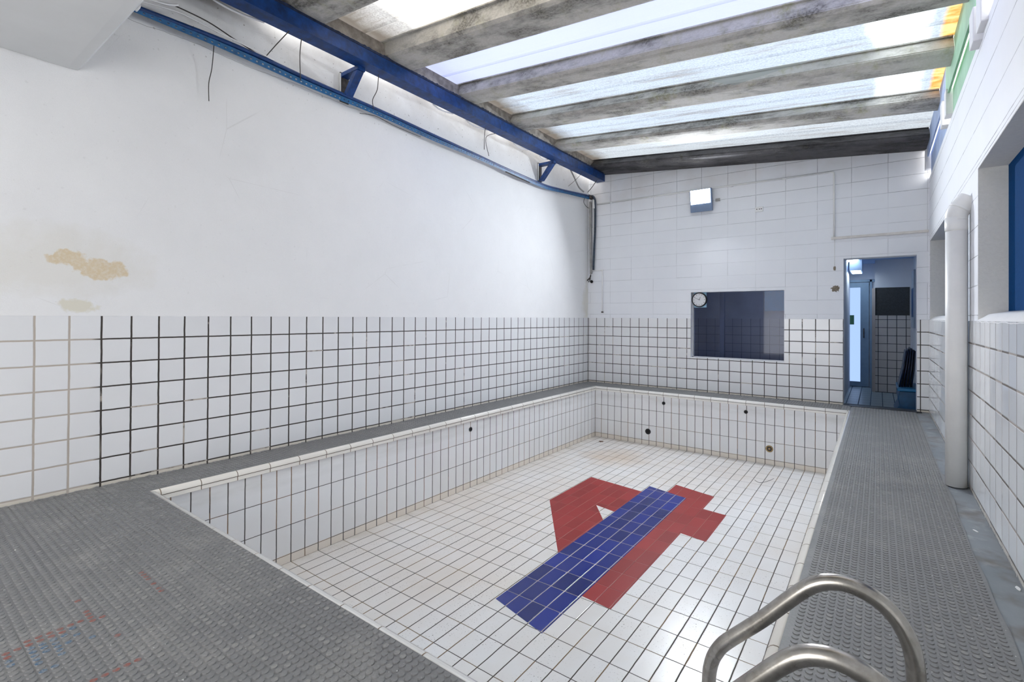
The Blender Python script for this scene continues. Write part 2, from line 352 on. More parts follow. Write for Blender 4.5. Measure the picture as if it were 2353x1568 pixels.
def sheet(name, tint, dirt, xr=4.875, speck=.5):
    """translucent skylight sheet: lets the daylight through, with grime of its own"""
    b = N(name); p, xyz = b.pos()
    sp = b.noise(p, 60, 4, .7); st = b.noise(p, 4, 5, .7, (.25, 3, 1)); big = b.noise(p, 1.0, 4)
    c = b.mix(b.math('MULTIPLY', b.ramp(sp, .40, .64, 0, 1), speck), tint, tuple(x * .50 for x in tint))
    c = b.mix(b.math('MULTIPLY', b.ramp(st, .52, .70, 0, .8), dirt), c, (0.17, 0.145, 0.12))
    # grime caught at the left end
    le = b.math('ADD', xyz[0], b.math('MULTIPLY', b.math('SUBTRACT', b.noise(p, 5, 4), .5), .3))
    c = b.mix(b.math('MULTIPLY', b.ramp(le, .42, .74, 1, 0), min(1, dirt * 1.2 + .1)), c, (0.13, 0.115, 0.10))
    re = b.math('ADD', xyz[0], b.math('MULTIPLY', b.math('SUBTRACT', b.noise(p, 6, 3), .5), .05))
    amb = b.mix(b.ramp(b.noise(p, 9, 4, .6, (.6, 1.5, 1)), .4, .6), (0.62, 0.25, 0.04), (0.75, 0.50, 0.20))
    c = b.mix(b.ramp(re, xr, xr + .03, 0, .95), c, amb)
    tr = b.n('ShaderNodeBsdfTranslucent'); b.lk(c, tr.inputs[0])
    df = b.n('ShaderNodeBsdfDiffuse'); b.lk(c, df.inputs[0])
    mx = b.n('ShaderNodeMixShader'); mx.inputs[0].default_value = .45; b.lk(tr.outputs[0], mx.inputs[1]); b.lk(df.outputs[0], mx.inputs[2])
    gg = b.n('ShaderNodeBsdfGlossy'); gg.inputs[1].default_value = .12; m2 = b.n('ShaderNodeMixShader'); m2.inputs[0].default_value = .06; b.lk(mx.outputs[0], m2.inputs[1]); b.lk(gg.outputs[0], m2.inputs[2])
    return b.done(m2.outputs[0])
M_SH_A = sheet('weathered_skylight', (0.39, 0.455, 0.54), .75)
M_SH_D = sheet('back_weathered_skylight', (0.40, 0.44, 0.48), .75, 9.0)
M_SH_B = sheet('new_blue_skylight', (0.375, 0.42, 0.66), .06, 9.0, .04)
M_SH_C = sheet('brown_stained_skylight', (0.44, 0.44, 0.44), 1.0, 9.0, .7)

def glass(name, col, rough=0.05, alpha_mix=0.75, spec_col=(1, 1, 1)):
    b = N(name); t = b.n('ShaderNodeBsdfTransparent'); t.inputs[0].default_value = (*col, 1)
    g = b.n('ShaderNodeBsdfGlossy'); g.inputs[0].default_value = (*spec_col, 1); g.inputs[1].default_value = rough
    m = b.n('ShaderNodeMixShader'); m.inputs[0].default_value = 1 - alpha_mix; b.lk(t.outputs[0], m.inputs[1]); b.lk(g.outputs[0], m.inputs[2])
    return b.done(m.outputs[0])

# ------------------------------------------------------------------ mesh helpers
def box(bm, x0, x1, y0, y1, z0, z1, mat=0):
    vs = [bm.verts.new((x, y, z)) for x in (x0, x1) for y in (y0, y1) for z in (z0, z1)]
    for q in ((0, 1, 3, 2), (4, 6, 7, 5), (0, 4, 5, 1), (2, 3, 7, 6), (0, 2, 6, 4), (1, 5, 7, 3)):
        f = bm.faces.new([vs[i] for i in q]); f.material_index = mat
    return vs

def tube(bm, pts, r, seg=12, cap=True, smooth=True):
    pts = [Vector(p) for p in pts]; rings = []; n = len(pts)
    if not isinstance(r, (list, tuple)): r = [r] * n
    prev = None
    for i, p in enumerate(pts):
        t = ((pts[min(i + 1, n - 1)] - p).normalized() if i < n - 1 else Vector()) + ((p - pts[max(i - 1, 0)]).normalized() if i > 0 else Vector())
        t.normalize()
        if prev is None:
            a = Vector((0, 0, 1)) if abs(t.z) < .9 else Vector((1, 0, 0)); u = t.cross(a).normalized()
        else:
            u = (prev - t * prev.dot(t)).normalized()
        prev = u; v = t.cross(u)
        rings.append([bm.verts.new(p + (u * math.cos(2 * math.pi * k / seg) + v * math.sin(2 * math.pi * k / seg)) * r[i]) for k in range(seg)])
    for a, b_ in zip(rings, rings[1:]):
        for k in range(seg):
            f = bm.faces.new((a[k], a[(k + 1) % seg], b_[(k + 1) % seg], b_[k])); f.smooth = smooth
    if cap:
        bm.faces.new(rings[0][::-1]); bm.faces.new(rings[-1])

def smooth_path(pts, n=6):
    """Catmull-Rom through the points"""
    P_ = [Vector(p) for p in pts]; out = []
    for i in range(len(P_) - 1):
        p0, p1, p2, p3 = P_[max(i - 1, 0)], P_[i], P_[i + 1], P_[min(i + 2, len(P_) - 1)]
        for k in range(n):
            t = k / n
            out.append(.5 * ((2 * p1) + (-p0 + p2) * t + (2 * p0 - 5 * p1 + 4 * p2 - p3) * t * t + (-p0 + 3 * p1 - 3 * p2 + p3) * t ** 3))
    out.append(P_[-1]); return out

def prism(bm, prof, axis, a0, a1, closed=True, smooth=False):
    """extrude a 2-D profile along a world axis"""
    def pt(q, a):
        if axis == 0: return (a, q[0], q[1])
        if axis == 1: return (q[0], a, q[1])
        return (q[0], q[1], a)
    A = [bm.verts.new(pt(q, a0)) for q in prof]; B = [bm.verts.new(pt(q, a1)) for q in prof]
    n = len(prof)
    for i in range(n if closed else n - 1):
        f = bm.faces.new((A[i], A[(i + 1) % n], B[(i + 1) % n], B[i])); f.smooth = smooth
    if closed: bm.faces.new(A[::-1]); bm.faces.new(B)
    return A, B

def obj(name, bm, mat, parent=None, bevel=0.0, fix=True):
    if fix: bmesh.ops.recalc_face_normals(bm, faces=bm.faces)
    me = bpy.data.meshes.new(name); bm.to_mesh(me); bm.free()
    for m in (mat if isinstance(mat, (list, tuple)) else [mat]): me.materials.append(m)
    o = bpy.data.objects.new(name, me); COL.objects.link(o)
    if parent is not None:
        o.parent = parent
        if parent.type == 'EMPTY' or parent.location.length: o.matrix_parent_inverse = Matrix.Translation(parent.location).inverted()
    if bevel:
        mo = o.modifiers.new('bevel', 'BEVEL'); mo.width = bevel; mo.segments = 2; mo.limit_method = 'ANGLE'
    return o

def struct(name, bm, mat, parent=None, **kw):
    o = obj(name, bm, mat, parent, **kw)
    if parent is None: o['kind'] = 'structure'
    return o

def tag(o, label, cat, group=None):
    o['label'] = label; o['category'] = cat
    if group: o['group'] = group
    return o

def thing(name, label, cat, loc=(0, 0, 0), group=None):
    o = bpy.data.objects.new(name, None); COL.objects.link(o); o.location = loc; o.empty_display_size = .1
    return tag(o, label, cat, group)

def NB(): return bmesh.new()

# ------------------------------------------------------------------ the room shell
YF = -10.4
bm = NB(); box(bm, -.30, -.004, YF, .3, -1.2, 4.35); wl = struct('wall_left', bm, M_PLASTER)
bm = NB(); box(bm, -.004, 0, YF, 0.0, -.05, DADO); struct('tile_dado', bm, M_DADO_L, wl)

WX0, WX1, WZ0, WZ1 = 1.934, 3.327, .558, 1.643
DX0, DX1, DZ1 = 4.072, 4.883, 2.064
bm = NB(); Y0, Y1 = .004, .22
box(bm, -.3, WX0, Y0, Y1, -.2, 4.35); box(bm, WX0, WX1, Y0, Y1, -.2, WZ0); box(bm, WX0, WX1, Y0, Y1, WZ1, 4.35)
box(bm, WX1, DX0, Y0, Y1, -.2, 4.35); box(bm, DX0, DX1, Y0, Y1, DZ1, 4.35); box(bm, DX1, W + .4, Y0, Y1, -.2, 4.35)
wb_ = struct('wall_back', bm, M_BLOCK_B)
bm = NB()
box(bm, 0, WX0 - .0, 0, Y0, -.02, DADO); box(bm, WX0, WX1, 0, Y0, -.02, WZ0 + .004); box(bm, WX1, DX0, 0, Y0, -.02, DADO); box(bm, DX1, W, 0, Y0, -.02, DADO)
struct('tile_dado', bm, M_DADO_B, wb_)
bm = NB()   # rough bare mortar where something was torn off
for cx_, cz_, rx, rz in ((3.978, 1.648, .062, .050), (3.965, 1.935, .018, .036)):
    c = bm.verts.new((cx_, -.004, cz_)); ring = []
    for k in range(26):
        a = 2 * math.pi * k / 26; rr = random.uniform(.65, 1.15)
        ring.append(bm.verts.new((cx_ + rx * rr * math.cos(a), .0035, cz_ + rz * rr * math.sin(a))))
    for k in range(26): bm.faces.new((c, ring[k], ring[(k + 1) % 26]))
obj('bare_mortar_patch', bm, M_DMG, wb_)

# right wall with two recessed openings
O1a, O1b, O2a, O2b = -2.76, -.09, -6.2, -3.774
SZ, LZ, TZ = 1.205, 2.225, 3.055
XD = 5.155
bm = NB()
box(bm, W, XD + .25, YF, .3, -.2, SZ); box(bm, W, XD + .25, YF, .3, LZ, TZ)
for a, b_ in ((O1b, .3), (O2b, O1a), (YF, O2a)): box(bm, W, XD + .25, a, b_, SZ, LZ)
wr = struct('wall_right', bm, M_BLOCK_R)
bm = NB(); box(bm, W - .005, W, YF, 0, -.02, DADO - .004); dr = struct('tile_dado', bm, M_DADO_R, wr)
bm = NB()
for a, b_ in ((O1a, O1b), (O2a, O2b)): box(bm, XD, XD + .02, a, b_, SZ, LZ)
struct('blue_recess_panel', bm, M_BLUE_W, wr)
bm = NB()   # sloping mortar sills
for a, b_ in ((O1a, O1b), (O2a, O2b)):
    n = 40; prev = None
    for i in range(n + 1):
        y = a + (b_ - a) * i / n; w1 = random.uniform(-.003, .003); w2 = random.uniform(-.002, .002)
        ring = [bm.verts.new(v) for v in ((W - .006, y, SZ - .008 + w1), (W - .002, y, SZ + .006 + w1), (W + .05, y, SZ + .045 + w2), (XD, y, SZ + .066), (XD, y, SZ - .01))]
        if prev:
            for k in range(4):
                f = bm.faces.new((prev[k], prev[k + 1], ring[k + 1], ring[k])); f.smooth = True
        prev = ring
struct('sill', bm, M_PLASTER, wr)
M_JAMB = simple('jamb_plaster', (0.72, 0.715, 0.69), .8, var=.03, scale=40, bump=.004)
bm = NB()
for y in (O1b, O2b): box(bm, W + .001, XD, y - .004, y, SZ, LZ)
box(bm, W + .001, XD, O1a, O1b, LZ - .004, LZ); box(bm, W + .001, XD, O2a, O2b, LZ - .004, LZ)
struct('jamb_render', bm, M_JAMB, wr)

# floor slabs round the pool
bm = NB(); zt = -.006
box(bm, -.05, PX0 - .03, YF, .2, -.3, zt); box(bm, PX0 - .03, PX1 + .03, PY1 + .03, .22, -.3, zt)
box(bm, PX1 + .03, W + .1, YF, .2, -.3, zt); box(bm, PX0 - .03, PX1 + .03, YF, PY0 - .03, -.3, zt)
struct('floor', bm, M_SCREED)
bm = NB(); box(bm, 0, 1.2, YF - .1, YF, -.1, 4.0); box(bm, 3.7, W, YF - .1, YF, -.1, 4.0); box(bm, 1.2, 3.7, YF - .1, YF, 2.2, 4.0)
struct('wall_front', bm, M_PLASTER)
# mezzanine slab over the near end
bm = NB(); prism(bm, [(YF, 2.895), (-7.32, 2.895), (-7.268, 2.900), (-7.248, 2.925), (-7.248, 3.30), (YF, 3.30)], 0, 0, W)
struct('ceiling', bm, M_CEIL)

# ------------------------------------------------------------------ pool
pool = thing('swimming_pool', 'empty tiled pool with white walls and a red and blue emblem on its floor', 'pool', ((PX0 + PX1) / 2, (PY0 + PY1) / 2, ZP))
def pquad(name, pts, mat, par=None):
    bm = NB(); bm.faces.new([bm.verts.new(p) for p in pts])
    bmesh.ops.solidify(bm, geom=bm.faces[:], thickness=0.0)
    return obj(name, bm, mat, par or pool, fix=False)
bm = NB(); box(bm, PX0 - .1, PX1 + .1, PY0 - .1, PY1 + .1, ZP - .1, ZP); obj('basin_floor', bm, M_POOL_F, pool)
zc = -.060
bm = NB(); box(bm, PX0 - .028, PX0, PY0 - .028, PY1 + .028, ZP - .02, zc); obj('basin_wall', bm, M_POOL_X, pool)
bm = NB(); box(bm, PX1, PX1 + .028, PY0 - .028, PY1 + .028, ZP - .02, zc); obj('basin_wall', bm, M_POOL_X, pool)
bm = NB(); box(bm, PX0, PX1, PY1, PY1 + .028, ZP - .02, zc); obj('basin_wall', bm, M_POOL_Y, pool)
bm = NB(); box(bm, PX0, PX1, PY0 - .028, PY0, ZP - .02, zc); obj('basin_wall', bm, M_POOL_Y, pool)
# coping: quarter round nosing over a flat strip, mitred at the corners
NOSE = [(-.014, -.034), (-.014, .0005), (-.006, .0018), (.004, .0010), (.015, -.005), (.0235, -.015), (.0275, -.028), (.0275, -.0335), (.022, -.034)]
STRIP = [(-.028, -.0395), (.0215, -.0395), (.0215, -.066), (.0195, -.069), (-.028, -.069)]
def coping(prof, name, mats):
    ctr = [((PX0, 1), 'x', PY0, PY1), ((PX1, -1), 'x', PY0, PY1), ((PY1, -1), 'y', PX0, PX1), ((PY0, 1), 'y', PX0, PX1)]
    for (base, sg), ax, a, b_ in ctr:
        bm = NB(); A = []; B = []
        for d, z in prof:
            if ax == 'x': A.append(bm.verts.new((base + sg * d, a + d, z))); B.append(bm.verts.new((base + sg * d, b_ - d, z)))
            else: A.append(bm.verts.new((a + d, base + sg * d, z))); B.append(bm.verts.new((b_ - d, base + sg * d, z)))
        n = len(prof)
        for i in range(n):
            f = bm.faces.new((A[i], A[(i + 1) % n], B[(i + 1) % n], B[i])); f.smooth = name == 'coping_nosing'
        bm.faces.new(A); bm.faces.new(B)
        obj(name, bm, mats[0] if ax == 'x' else mats[1], pool)
M_GRT = simple('brown_grout', (.07, .05, .035), .9, var=.4, scale=30)
coping(NOSE, 'coping_nosing', (M_COPE_X, M_COPE_Y)); coping([(-.02, -.0335), (.0205, -.0335), (.0205, -.040), (-.02, -.040)], 'coping_joint', (M_GRT, M_GRT)); coping(STRIP, 'coping_strip', (M_COPE_X, M_COPE_Y))
# emblem let into the floor
def emblem(name, poly, mat):
    bm = NB(); vs = [bm.verts.new((PX0 + n_ * Q, PY1 - m_ * Q, ZP + .0012)) for n_, m_ in poly]
    f = bm.faces.new(vs); bmesh.ops.triangulate(bm, faces=[f])
    r = bmesh.ops.extrude_face_region(bm, geom=bm.faces[:]); bmesh.ops.translate(bm, verts=[v for v in r['geom'] if isinstance(v, bmesh.types.BMVert)], vec=(0, 0, -.004))
    obj(name, bm, mat, pool)
O = .10
def off(poly): return [(a + O, b_ + O) for a, b_ in poly]
emblem('blue_band', off([(14, 15), (18, 16.05), (18, 40), (14, 39)]), M_BLUE_T)
emblem('red_bow', off([(8, 16), (14, 16.9), (14, 22.9), (12, 22.5), (14, 25.05), (14, 32.05), (8, 24)]), M_RED_T)
emblem('red_stem', off([(16, 13), (20, 14.1), (20, 17.7), (22, 17.95), (22, 24), (20, 23.65), (20, 35.9), (18, 35.7), (18, 16.05), (16, 15.52)]), M_RED_T)

# wall fittings in the basin
def fitting(name, c, axis, r, label, mat_ring, mat_in, core=None):
    t = thing(name, label, 'pool fitting', c)
    n = Vector((0, -1, 0)) if axis == 1 else Vector((1, 0, 0)); c = Vector(c)
    bm = NB(); rings = []; seg = 24
    for rr, d in ((r, .0005), (r * .98, .006), (r * .72, .006), (r * .66, .001)):
        ring = []
        for k in range(seg):
            a = 2 * math.pi * k / seg
            off_ = Vector((math.cos(a), 0, math.sin(a))) if axis == 1 else Vector((0, math.cos(a), math.sin(a)))
            ring.append(bm.verts.new(c + off_ * rr + n * d))
        rings.append(ring)
    for a, b_ in zip(rings, rings[1:]):
        for k in range(seg): bm.faces.new((a[k], a[(k + 1) % seg], b_[(k + 1) % seg], b_[k]))
    obj('collar', bm, mat_ring, t)
    bm = NB(); ring = []
    for k in range(seg):
        a = 2 * math.pi * k / seg
        off_ = Vector((math.cos(a), 0, math.sin(a))) if axis == 1 else Vector((0, math.cos(a), math.sin(a)))
        ring.append(bm.verts.new(c + off_ * r * .67 + n * .0012))
    bm.faces.new(ring); obj('opening', bm, mat_in, t)
    if core:
        bm = NB(); tube(bm, [c + n * .001, c + n * .008], r * .28, 16); obj('screw', bm, core, t)
    return t
fitting('return_inlet', (1.645, PY1, -.171), 1, .028, 'small black round inlet high in the far pool wall, left of its twin', M_BLK, M_HOLE)
fitting('return_inlet', (2.889, PY1, -.165), 1, .028, 'small black round inlet high in the far pool wall, right one near the doorway', M_BLK, M_HOLE)
fitting('return_inlet', (PX0, -3.707, -.168), 0, .028, 'small black round inlet under the coping of the left pool wall', M_BLK, M_HOLE)
fitting('suction_outlet', (1.380, PY1, -.667), 1, .048, 'large black round outlet low in the far pool wall', M_BLK, M_HOLE)
fitting('brass_outlet', (3.204, PY1, -.658), 1, .050, 'tarnished brass ring outlet low in the far pool wall', M_BRASS, M_DARKM, M_BRASS)

# debris in the pool
bm = NB()
for k in range(5):
    a = random.uniform(0, 6.28); x, y = .671 + random.uniform(-.03, .03), -.774 + random.uniform(-.03, .03); l = random.uniform(.02, .035)
    u = Vector((math.cos(a), math.sin(a), 0)) * l; v = Vector((-math.sin(a), math.cos(a), 0)) * l * .4; c = Vector((x, y, ZP + .002))
    vs = [bm.verts.new(c - u), bm.verts.new(c - v + Vector((0, 0, .008))), bm.verts.new(c + u), bm.verts.new(c + v + Vector((0, 0, .006)))]; bm.faces.new(vs)
tag(obj('dry_leaf', bm, M_LEAF), 'crumpled brown leaf in the far left corner of the empty pool', 'leaf')
bm = NB(); tube(bm, smooth_path([(3.172, -1.312, ZP + .003), (3.242, -1.384, ZP + .003), (3.316, -1.288, ZP + .008), (3.364, -1.106, ZP + .004)]), .0022, 6)
tag(obj('twig', bm, M_WIRE), 'thin curved dark twig on the pool floor near the far wall', 'twig')
# ------------------------------------------------------------------ studded rubber matting
RED_P = [(1.949,-7.829),(1.95,-7.801),(1.912,-7.768),(1.943,-7.768),(1.912,-7.739),(1.943,-7.74),(1.911,-7.711),(1.94,-7.711),(1.917,-7.682),(1.94,-7.679),(1.906,-7.651),(1.906,-7.619),(1.879,-7.591),(1.909,-7.592),(1.943,-7.593),(1.851,-7.591),(1.938,-7.561),(1.708,-7.593),(2.143,-7.565),(2.352,-7.654),(2.353,-7.623),(2.352,-7.594),(2.351,-7.564),(1.669,-7.363),(1.698,-7.358),(1.732,-7.357),(1.758,-7.357),(1.818,-7.36),(1.866,-7.358),(1.907,-7.36),(2.35,-7.683),(1.98,-7.83)]
BLUE_P = [(1.971,-7.767),(2.0,-7.768),(1.997,-7.738),(2.021,-7.74),(2.042,-7.74),(1.97,-7.738),(1.977,-7.707),(2.002,-7.709),(2.029,-7.71),(2.057,-7.714),(1.967,-7.681),(1.956,-7.653),(2.053,-7.682),(2.047,-7.769),(2.072,-7.769),(2.116,-7.769),(2.172,-7.767),(2.014,-7.834),(2.051,-7.833),(2.169,-7.774),(2.152,-7.738),(2.089,-7.715),(1.992,-7.654),(2.06,-7.623)]
SX, SY = .032, .02965
def nearest(lst):
    return {(round((x - 1.909) / SX), round((y + 7.592) / SY)) for x, y in lst}
RS, BS = nearest(RED_P), nearest(BLUE_P)
def mat_piece(name, label, x0, x1, y0, y1, seg, edge=None, holes=()):
    """rubber sheet with round studs, one mesh"""
    V, Fc, Mi = [], [], []; rw = random.Random(11)
    n = max(2, int((y1 - y0) / .12)); t = .0055
    ys = [y0 + (y1 - y0) * i / n for i in range(n + 1)]
    def L(y): return x0 + (edge(y, 0) if edge else 0)
    def R(y): return x1 + (edge(y, 1) if edge else 0)
    for y in ys: V += [(L(y), y, -t), (L(y), y, 0), (R(y), y, 0), (R(y), y, -t)]
    for i in range(n):
        a = i * 4; b_ = a + 4
        for k in range(3): Fc.append((a + k, a + k + 1, b_ + k + 1, b_ + k)); Mi.append(0)
    Fc.append((0, 3, 2, 1)); Fc.append((n * 4, n * 4 + 1, n * 4 + 2, n * 4 + 3)); Mi += [0, 0]
    i0, i1 = math.ceil((x0 + .012 - 1.909) / SX), math.floor((x1 - .012 - 1.909) / SX)
    j0, j1 = math.ceil((y0 + .012 + 7.592) / SY), math.floor((y1 - .012 + 7.592) / SY)
    ca = [(math.cos(2 * math.pi * k / seg), math.sin(2 * math.pi * k / seg)) for k in range(seg)]
    for i in range(i0, i1 + 1):
        for j in range(j0, j1 + 1):
            x, y = 1.909 + i * SX, -7.592 + j * SY
            b0 = len(V)
            V += [(x + .0125 * c, y + .0125 * s_, 0) for c, s_ in ca] + [(x + .0108 * c, y + .0108 * s_, .0034) for c, s_ in ca]
            m = 1 if (i, j) in RS else 2 if (i, j) in BS else 3 if rw.random() < .06 + .30 * max(0, math.sin(i * .11 + 1.3) * math.sin(j * .07 + .4)) + .12 * max(0, math.sin(i * .043 + j * .03)) else 0
            for k in range(seg): Fc.append((b0 + k, b0 + (k + 1) % seg, b0 + seg + (k + 1) % seg, b0 + seg + k)); Mi.append(0)
            Fc.append(tuple(b0 + seg + k for k in range(seg))); Mi.append(m)
    me = bpy.data.meshes.new(name); me.from_pydata(V, [], Fc)
    for m in (M_RUB, M_WRED, M_WBLU, M_WPAL): me.materials.append(m)
    me.polygons.foreach_set('material_index', Mi); me.update()
    o = bpy.data.objects.new(name, me); COL.objects.link(o)
    return tag(o, label, 'mat', 'studded rubber matting round the pool')
def wavy(y, s):
    return 0.006 * math.sin(y * 3.1) + .004 * math.sin(y * 11.0) if s else 0
mat_piece('rubber_mat', 'wide grey studded rubber mat with worn red and blue prints before the pool', 0.004, 4.165, -9.4, PY0 - .0145, 12)
mat_piece('rubber_mat', 'narrow grey studded rubber mat between the left tiled wall and the pool', 0.004, PX0 - .0145, PY0 - .0145, PY1 + .0145, 8)
mat_piece('rubber_mat', 'short grey studded rubber mat strip under the back wall window', 0.004, 4.165, PY1 + .0145, -.004, 8)
mat_piece('rubber_mat', 'grey studded rubber mat walkway between the pool and the right wall', PX1 + .0145, 4.878, -9.4, -.06, 10, wavy)

# small chips of paint on the screed and matting
def chip(x, y, a, b_, ang, label, mat, z=.0035):
    bm = NB(); vs = []
    for k in range(9):
        t = 2 * math.pi * k / 9; rr = random.uniform(.8, 1.15)
        px, py = a * rr * math.cos(t), b_ * rr * math.sin(t)
        vs.append(bm.verts.new((x + px * math.cos(ang) - py * math.sin(ang), y + px * math.sin(ang) + py * math.cos(ang), z)))
    f = bm.faces.new(vs); r = bmesh.ops.extrude_face_region(bm, geom=[f]); bmesh.ops.translate(bm, verts=[v for v in r['geom'] if isinstance(v, bmesh.types.BMVert)], vec=(0, 0, -.003))
    tag(obj('paint_chip', bm, mat), label, 'paint chip')
chip(4.925, -4.365, .022, .0055, 2.1, 'white paint chip lying on the gutter strip beside the right wall', M_WPL, -.002)
chip(4.985, -5.06, .008, .022, .1, 'crumbled white flake against the right wall tiles near the camera', M_WPL, -.002)

# ------------------------------------------------------------------ roof: fibre-cement troughs and skylight sheets
RA, RC = -.0985, 3.895
HT = .15
def rz(x, dz=0): return RC + RA * x + dz
X0R, X1R = .23, 4.972
def roof_prof(bm, prof, x0, x1, thick, nx=1, smooth=False):
    """prof = [(y, height above the trough line)], swept along the roof slope"""
    rings = []
    for i in range(nx + 1):
        x = x0 + (x1 - x0) * i / nx
        lo = [bm.verts.new((x, y, rz(x, h))) for y, h in prof]; hi = [bm.verts.new((x, y, rz(x, h + thick))) for y, h in prof]
        rings.append((lo, hi))
    for (l0, h0), (l1, h1) in zip(rings, rings[1:]):
        for k in range(len(prof) - 1):
            f = bm.faces.new((l0[k], l0[k + 1], l1[k + 1], l1[k])); f.smooth = smooth
            f = bm.faces.new((h0[k], h1[k], h1[k + 1], h0[k + 1])); f.smooth = smooth
        bm.faces.new((l0[0], l1[0], h1[0], h0[0])); bm.faces.new((l0[-1], h0[-1], h1[-1], l1[-1]))
    for l, h in (rings[0], rings[-1]):
        for k in range(len(prof) - 1): bm.faces.new((l[k], h[k], h[k + 1], l[k + 1]))
# (near top, near bottom, far bottom) of each trough, front to back
TR = [(-.46, -.61, -.012), (-1.69, -1.80, -1.50), (-2.84, -2.92, -2.60), (-3.90, -3.925, -3.655), (-5.01, -4.99, -4.66), (-6.08, -6.02, -5.675), (-7.2, -7.1, -6.75)]
# near-top line and bottom edges; the visible near face leans so that its upper edge sits at HT
def trough(yt, yb, yf):
    yb_ = yb; w = yf - yb_
    return [(yt - .02, HT), (yt, HT), (yb_ + .10 * w * 0, .035 if yb_ < yt else .02), (yb_ + .045, .006), (yb_ + .10, 0), (yf - .03, 0), (yf, .012), (yf + .03, .05), (yf + .10, HT), (yf + .13, HT)]
TLAB = ['blackened roof trough against the back wall', 'second grey roof trough from the back wall', 'third grey roof trough from the back wall, with a scrap of film hanging on it',
        'roof trough with bluish speckled face, fourth from the back wall', 'roof trough streaked yellow-green, fifth from the back wall', 'roof trough nearest the camera at the top left', 'roof trough over the mezzanine slab edge']
troughs = []
for i, (yt, yb, yf) in enumerate(TR):
    yn = min(yt, yb - .02) if yt > yb else yt       # keep the near face from folding over
    prof = [(yb - .10 if i else yb - .05, HT), (yb - .06 if i else yb - .02, HT), (yb - .005, .03), (yb + .025, .006), (yb + .07, 0), (yf - .03, 0), (yf - .004, .008)]
    if i: prof += [(yf + .02, .03), (yf + .075, HT), (yf + .10, HT)]
    else: prof += [(-.001, .01), (-.001, HT)]
    prof[0] = (yt - .03, HT); prof[1] = (yt, HT)
    if yt > yb - .004: prof[2] = (yb - .004, .028)
    bm = NB(); roof_prof(bm, prof, X0R, X1R, .012, 1)
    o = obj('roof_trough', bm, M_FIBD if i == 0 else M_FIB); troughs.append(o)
    if i == 6: bpy.data.objects.remove(o); continue
    tag(o, TLAB[i], 'roof trough', 'fibre-cement troughs of the roof')
SLAB_ = ['narrow pale skylight sheet nearest the back wall', 'skylight sheet with a sunlit right end, second from the back wall', 'wide skylight sheet with amber stains at its right end',
         'clean bluish skylight sheet without grime', 'brown-stained skylight sheet with sun and shadow on it, top left']
for i in range(5):
    ya, yb = TR[i + 1][2] + .05, TR[i][0] - .01     # far top of the nearer trough .. near top of the farther one
    w = yb - ya; r = yb - w * .36
    prof = [(ya, HT + .012), (r - .02, HT + .012), (r, HT - .006), (r + .02, HT + .006), (r + .05, HT + .016), (yb, HT + .013)]
    bm = NB(); roof_prof(bm, prof, X0R, X1R + .04, .0, 1)
    # keep only the lower skin
    bm.faces.ensure_lookup_table()
    bmesh.ops.remove_doubles(bm, verts=bm.verts, dist=1e-6)
    me = bpy.data.meshes.new('skylight_sheet')
    bm.free(); bm = NB(); A = [bm.verts.new((X0R, y, rz(X0R, h))) for y, h in prof]; B = [bm.verts.new((X1R + .03, y, rz(X1R + .03, h))) for y, h in prof]
    for k in range(len(prof) - 1): bm.faces.new((A[k], A[k + 1], B[k + 1], B[k]))
    tag(obj('skylight_sheet', bm, (M_SH_D, M_SH_A, M_SH_A, M_SH_B, M_SH_C)[i]), SLAB_[i], 'skylight', 'translucent sheets of the roof')
# roof over the near end, above the slab, out of the picture
bm = NB(); box(bm, -.1, W + .3, YF, TR[5][0] + .02, 3.95, 4.0); struct('trim_1', bm, M_FIB)
# torn film hanging from the third trough
b = N('torn_milky_film'); t_ = b.n('ShaderNodeBsdfTransparent'); d_ = b.n('ShaderNodeBsdfTranslucent'); d_.inputs[0].default_value = (.75, .80, .76, 1); g_ = b.n('ShaderNodeBsdfGlossy'); g_.inputs[1].default_value = .3
m1 = b.n('ShaderNodeMixShader'); m1.inputs[0].default_value = .40; b.lk(t_.outputs[0], m1.inputs[1]); b.lk(d_.outputs[0], m1.inputs[2])
m2 = b.n('ShaderNodeMixShader'); m2.inputs[0].default_value = .08; b.lk(m1.outputs[0], m2.inputs[1]); b.lk(g_.outputs[0], m2.inputs[2]); M_FILM = b.done(m2.outputs[0])
bm = NB(); yy = -2.87
q = [(2.98, yy - .02, rz(2.98, .15)), (3.05, yy - .03, rz(3.05, .11)), (3.28, yy - .06, rz(3.2, .01)), (3.45, yy - .05, rz(3.45, .055)), (3.75, yy - .03, rz(3.75, .115)), (4.05, yy - .02, rz(4.05, .15))]
vs = [bm.verts.new(v) for v in q]; f = bm.faces.new(vs); bmesh.ops.triangulate(bm, faces=[f])
tag(obj('torn_film', bm, M_FILM), 'torn clear plastic film hanging from the edge of a roof trough', 'plastic film')

# unseen slab added to keep the sun off most of the roof
def sunshift(x, y, z, zt):
    k = (zt - z) / (-SUN_DIR.z); return (x - SUN_DIR.x * k, y - SUN_DIR.y * k, zt)
def slab_poly(bm, poly, z0, z1):
    lo = [bm.verts.new(sunshift(x, y, 3.95, z0)) for x, y in poly]; hi = [bm.verts.new(sunshift(x, y, 3.95, z1)) for x, y in poly]
    n = len(poly)
    for i in range(n): bm.faces.new((lo[i], lo[(i + 1) % n], hi[(i + 1) % n], hi[i]))
    bm.faces.new(lo[::-1]); bm.faces.new(hi)
bm = NB(); slab_poly(bm, [(-6, 8), (-6, -12), (.6, -12), (.90, -5.40), (.86, -4.6), (4.62, -4.6), (4.55, -3.3), (4.65, -2.9), (4.60, -1.6), (7.5, -1.5), (7.5, 8)], 11.0, 11.4); slab_poly(bm, [(4.94, -12), (7.5, -12), (7.5, -1.4), (4.94, -1.4)], 10.5, 10.8)
